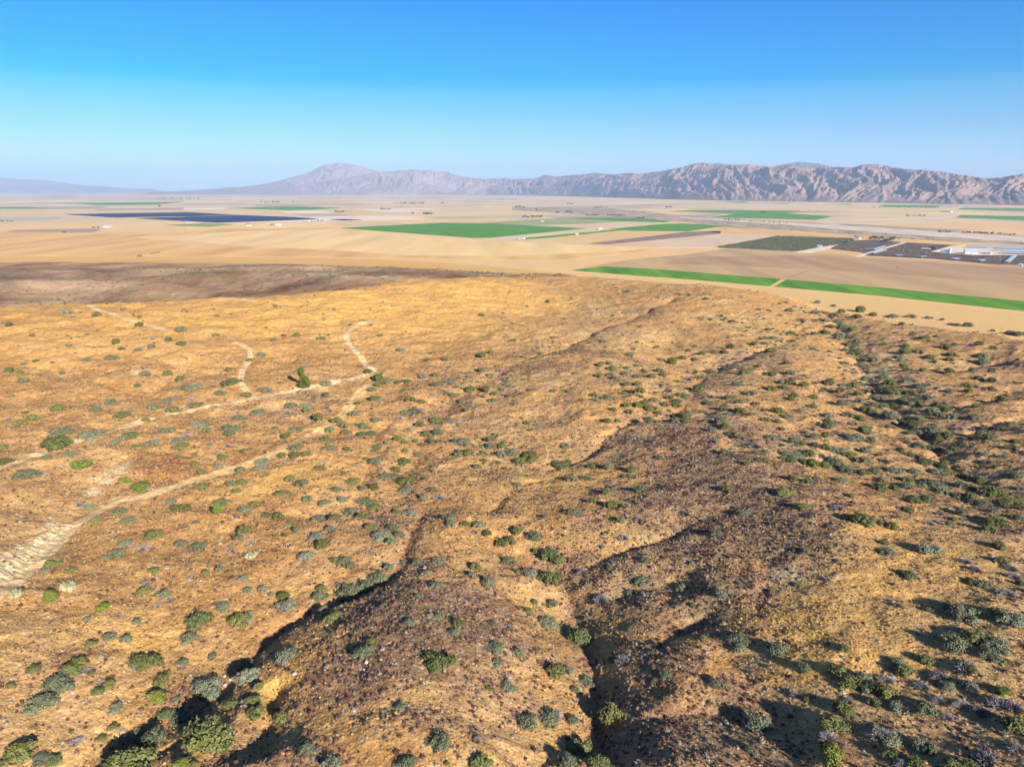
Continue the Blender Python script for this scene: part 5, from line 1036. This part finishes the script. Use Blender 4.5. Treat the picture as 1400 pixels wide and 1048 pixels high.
for (a, b_, w, lb), k in zip(stones, range(99)):
    X, Y = hit(a, b_, height); Z = float(height(X, Y)[0]); D = math.sqrt(float(X[0]) ** 2 + float(Y[0]) ** 2 + (CAMZ - Z) ** 2); s = w / FPX * D / 2
    o = obj('rock', RK[k % 3], None, (float(X[0]), float(Y[0]), Z + s * .15)); o.scale = (s, s, s); o.rotation_euler = (0, 0, k * 1.3); tag(o, lb, 'rock', 'pale rocks')
x, y = cand(30000, 90, 330, -42, 42); k = rng.uniform(0, 1, len(x)) < .02 * (.3 + sstep(.2, .7, field_of(x, y, SCRUB)) + 4 * sstep(.5, .9, field_of(x, y, PALE)))
x, y = x[k], y[k]; scatter('small_stones', np.stack([x, y, height(x, y) + .02], -1), rng.lognormal(math.log(.15), .4, len(x)).clip(.08, .4), [proto('stone', m_) for m_ in RK], 'small pale stones strewn over the bare ground')

# ------------------------------------------------------------------ single trees
def tree(name, label, pxx, pyb, hpx, kind, H=height, z=None, group=None, flatz=None):
    if flatz is None: X, Y = hit(pxx, pyb, H); X, Y = float(X[0]), float(Y[0]); Z = float(H([X], [Y])[0])
    else: X, Y = (float(q) for q in flat(pxx, pyb, flatz)); Z = flatz
    D = math.sqrt(X * X + Y * Y + (CAMZ - Z) ** 2); h = hpx / FPX * D * 1.03
    root = empty(name, (X, Y, Z)); tag(root, label, 'tree', group)
    rr = random.Random(int(pxx)); V, F = [], []
    tube(V, F, Vector((0, 0, -.3)), Vector((.05 * h, 0, h * .45)), .035 * h, .022 * h, 7); tube(V, F, Vector((.05 * h, 0, h * .45)), Vector((-.02 * h, .01 * h, h * .9)), .022 * h, .008 * h, 6)
    for i in range(7):
        a = i * 2.4; zb = h * (.25 + .08 * i); tube(V, F, Vector((.04 * h, 0, zb)), Vector((.04 * h + math.cos(a) * h * .2, math.sin(a) * h * .2, zb + h * .1)), .012 * h, .004 * h, 5)
    obj('trunk', mesh_py('trunk', V, F, bark_m), root); V, F = [], []
    if kind == 'conifer': L = [(.0, 0, .16, .19), (.16, .05, .18, .17), (-.10, -.1, .22, .15), (.13, -.06, .34, .16), (-.03, .06, .36, .17), (.10, 0, .48, .13), (-.06, 0, .55, .13), (-.10, .02, .66, .13), (-.12, 0, .80, .15), (-.10, 0, .92, .11), (-.18, .04, .74, .12), (.04, .1, .44, .12), (-.05, -.08, .82, .09)]
    else: L = [(.0, 0, .55, .30), (.2, .05, .45, .24), (-.2, 0, .48, .26), (.05, .18, .6, .24), (-.05, -.18, .5, .24), (.1, 0, .76, .2), (-.12, .05, .72, .2)]
    for cx_, cy_, cz_, cr in L:
        c = Vector((cx_, cy_, cz_)) * h
        for _ in range(420):
            u_, v_ = rr.uniform(-1, 1), rr.uniform(0, 6.28); q = math.sqrt(1 - u_ * u_); nrm = Vector((q * math.cos(v_), q * math.sin(v_), u_))
            leaf_faces(V, F, c + nrm * cr * h * rr.uniform(.35, 1.1), nrm, .022 * h, rr)
    obj('crown', mesh_py('crown', V, F, leaf_t if kind == 'conifer' else leaf_b if kind == 'ragged' else leaf_b2), root); return root
leaf_t = mat_leaf('conifer_leaf', [(.060, .105, .018), (.075, .120, .020)]); leaf_b2 = mat_leaf('lime_leaf', [(.13, .22, .02), (.12, .20, .02)])
tree('conifer', 'lone tall dark green conifer standing above the dirt road', 416, 530.5, 27, 'conifer')
tree('small_tree', 'small vivid lime green tree alone on the slope below the faded track', 298, 705, 15, 'broad')
tree('small_tree', 'small ragged yellow green tree leaning by the golden slope at lower left', 70, 828, 20, 'ragged')

# farmstead trees on the valley floor: tiny at this distance, each a tree of its own
tc_ = [crown_mesh('crown', 301 + i, mat_leaf('farm_tree_leaf', [(.030, .050, .022), (.045, .065, .030), (.035, .06, .035)]), height=1.1, lobes=10, nleaf=500, leaf=.12) for i in range(3)]
NUM = ['first','second','third','fourth','fifth','sixth','seventh','eighth','ninth','tenth','eleventh','twelfth','thirteenth','fourteenth']
def farm_trees(a0, a1, b0, b1, n, hh, lab):
    for i in range(n):
        t = (i + .5) / n; pxx = a0 + (a1 - a0) * t + random.uniform(-1, 1) * (a1 - a0) * .06; pyy = b0 + (b1 - b0) * t + random.uniform(-.25, .25)
        X, Y = (float(q) for q in flat(pxx, pyy)); s = hh * random.uniform(.7, 1.25) * .55
        root = empty('farm_tree', (X, Y, .4), random.uniform(0, 6), (s, s, s * 1.25)); grp = lab + (' (%d)' % i if 0 else '')
        pos = '' if n == 1 else (('left of the ', 'right of the ')[i] if n == 2 else ('leftmost of the ' if i == 0 else 'rightmost of the ' if i == n - 1 else (NUM[i] + ' from left, ' if n <= 14 else 'inner tree of the ')))
        tag(root, pos + lab, 'tree', lab)
        obj('crown', tc_[i % 3], root, (0, 0, .25)); obj('trunk', STEM[0], root)
for q in [(1168,1176,325.5,325.8,3,10,'dark trees around the white farmhouse behind the dairy'),(1188,1207,326.8,327.4,8,12,'row of dark trees behind the dairy pens'),(1206,1223,333,327.5,8,13,'dark trees along the pale road through the dairy'),(1270,1276,341.5,342,3,16,'tall dark trees beside the hay shed of the dairy'),(1152,1166,334,330,7,10,'trees at the right side of the orchard'),
 (1237,1266,295.6,295.9,9,12,'far tree row on the plain below the mountains'),(1041,1047,291.2,291.4,4,16,'pair of dark trees inside the notched green field'),(990,1012,301.2,301.6,7,10,'far trees at the left end of the dry river'),(1018,1080,302.5,306,8,8,'sparse trees along the dry river'),(1281,1302,317.6,318.2,8,9,'dark trees beside the dry river at centre right'),(1315,1327,318.6,319,4,9,'small tree clump beside the dry river'),(1330,1358,318.8,320.2,9,9,'long tree row beside the dry river near the right edge'),(1364,1388,320.6,322,7,9,'tree row beside the dry river at the right edge'),
 (715,742,297.8,297.6,10,16,'dark farmyard trees behind the large emerald field'),(579,592,293.6,293.2,6,18,'tree clump on the pale plain left of centre'),(521,535,286.8,287,6,18,'dark tree clump beyond the emerald field'),(540,580,278.2,279,14,22,'long far tree row under the lilac range'),(563,566,292.6,292.6,2,14,'single tree pair on the pale plain'),(603,607,278.6,278.6,2,20,'far single tree on the upper plain'),(704,716,283.5,284,6,18,'trees around a far farm left of the dry river'),(773,784,290.6,290.8,6,16,'dark tree clump in the brush plain'),(760,764,291.6,291.6,2,15,'two trees left of the brush plain clump'),(801,818,295,295.4,8,12,'trees behind the thin dark green field'),(828,854,294.8,295.8,11,12,'tree row behind the thin dark green field'),(870,882,298.8,299,6,12,'tree clump right of the thin dark green field'),(812,832,284.2,284,6,15,'far trees under the mountain foot'),(776,784,279.6,279.6,4,20,'far tree clump at the mountain foot'),(909,919,283.6,283.8,5,15,'tree clump by the notched green field'),(732,735,287.4,287.4,2,18,'two trees on the far brush plain'),
 (356,384,276.8,277,12,20,'far dark tree row under the hazy peak'),(211,276,271.9,272.2,22,26,'longest far tree row left of the hazy peak'),(457,472,290.6,290.8,6,16,'dark clump of trees right of the green lens field'),(217,220,283.2,283.2,2,20,'lone far tree left of the lens field'),(398,402,276.8,276.8,2,22,'far trees beyond the lens field'),(370,376,308.6,308.6,3,12,'farmstead trees in front of the solar farm'),(338,341,307.6,307.6,2,10,'trees beside the white shed at the solar farm'),(410,444,303.2,302.6,8,9,'trees among the four pale houses'),(-5,20,303,303.6,6,10,'trees at the left edge of the golden plain'),(86,90,318.6,318.8,2,9,'single dark tree on the golden plain at left'),(205,219,348,346,6,4,'low dark trees behind the brown burned land'),(188,194,351,351,3,5,'low bushes behind the brown burned land'),(125,137,312,311.6,5,8,'small trees left of the white and teal warehouse'),(1180,1290,283.6,284.6,6,14,'scattered far trees in front of the mountain foot')]:
    farm_trees(*q)

V, F = boxes([(-1.1, .9, -.35, .35, .7, 1.4), (.9, 1.5, -.2, .2, 1.0, 1.5), (-1.0, -.8, -.3, -.1, 0, .7), (-1.0, -.8, .1, .3, 0, .7), (.6, .8, -.3, -.1, 0, .7), (.6, .8, .1, .3, 0, .7)])
cow_p = proto('cow', mesh_py('cow', V, F, cow_m))
xs = rng.uniform(200, 2600, 9000); ys = rng.uniform(1500, 3600, 9000)
k = inpoly(xs, ys, [(1135,340),(1162,330),(1199,328.3),(1232,332),(1270,335),(1280,352),(1185,348.4)]) | inpoly(xs, ys, [(1280,349),(1400,352),(1400,360),(1300,354)])
k &= fbm(xs, ys, 60, 2) > .0
scatter('cattle_herd', np.stack([xs[k], ys[k], np.full(k.sum(), .62)], -1), rng.uniform(1.0, 1.4, k.sum()), [cow_p], 'cattle standing about in the dark pens of the dairy')
# ------------------------------------------------------------------ the air itself
hm = bpy.data.materials.new('haze'); hm.use_nodes = True; hn = hm.node_tree.nodes; hl = hm.node_tree.links
for q in list(hn):
    if q.type == 'BSDF_PRINCIPLED': hn.remove(q)
pv = hn.new('ShaderNodeVolumePrincipled'); pv.inputs['Density'].default_value = HAZE_D; pv.inputs['Color'].default_value = (.50, .69, .97, 1)
pv.inputs['Anisotropy'].default_value = 0.0
hl.new(pv.outputs[0], hn['Material Output'].inputs['Volume'])
ho = obj('haze', mesh_py('haze', box_v(-45000, 45000, -45000, 45000, -6, 1300), BF, hm)); tag(ho, 'thin blue haze lying over the whole valley', kind='stuff')
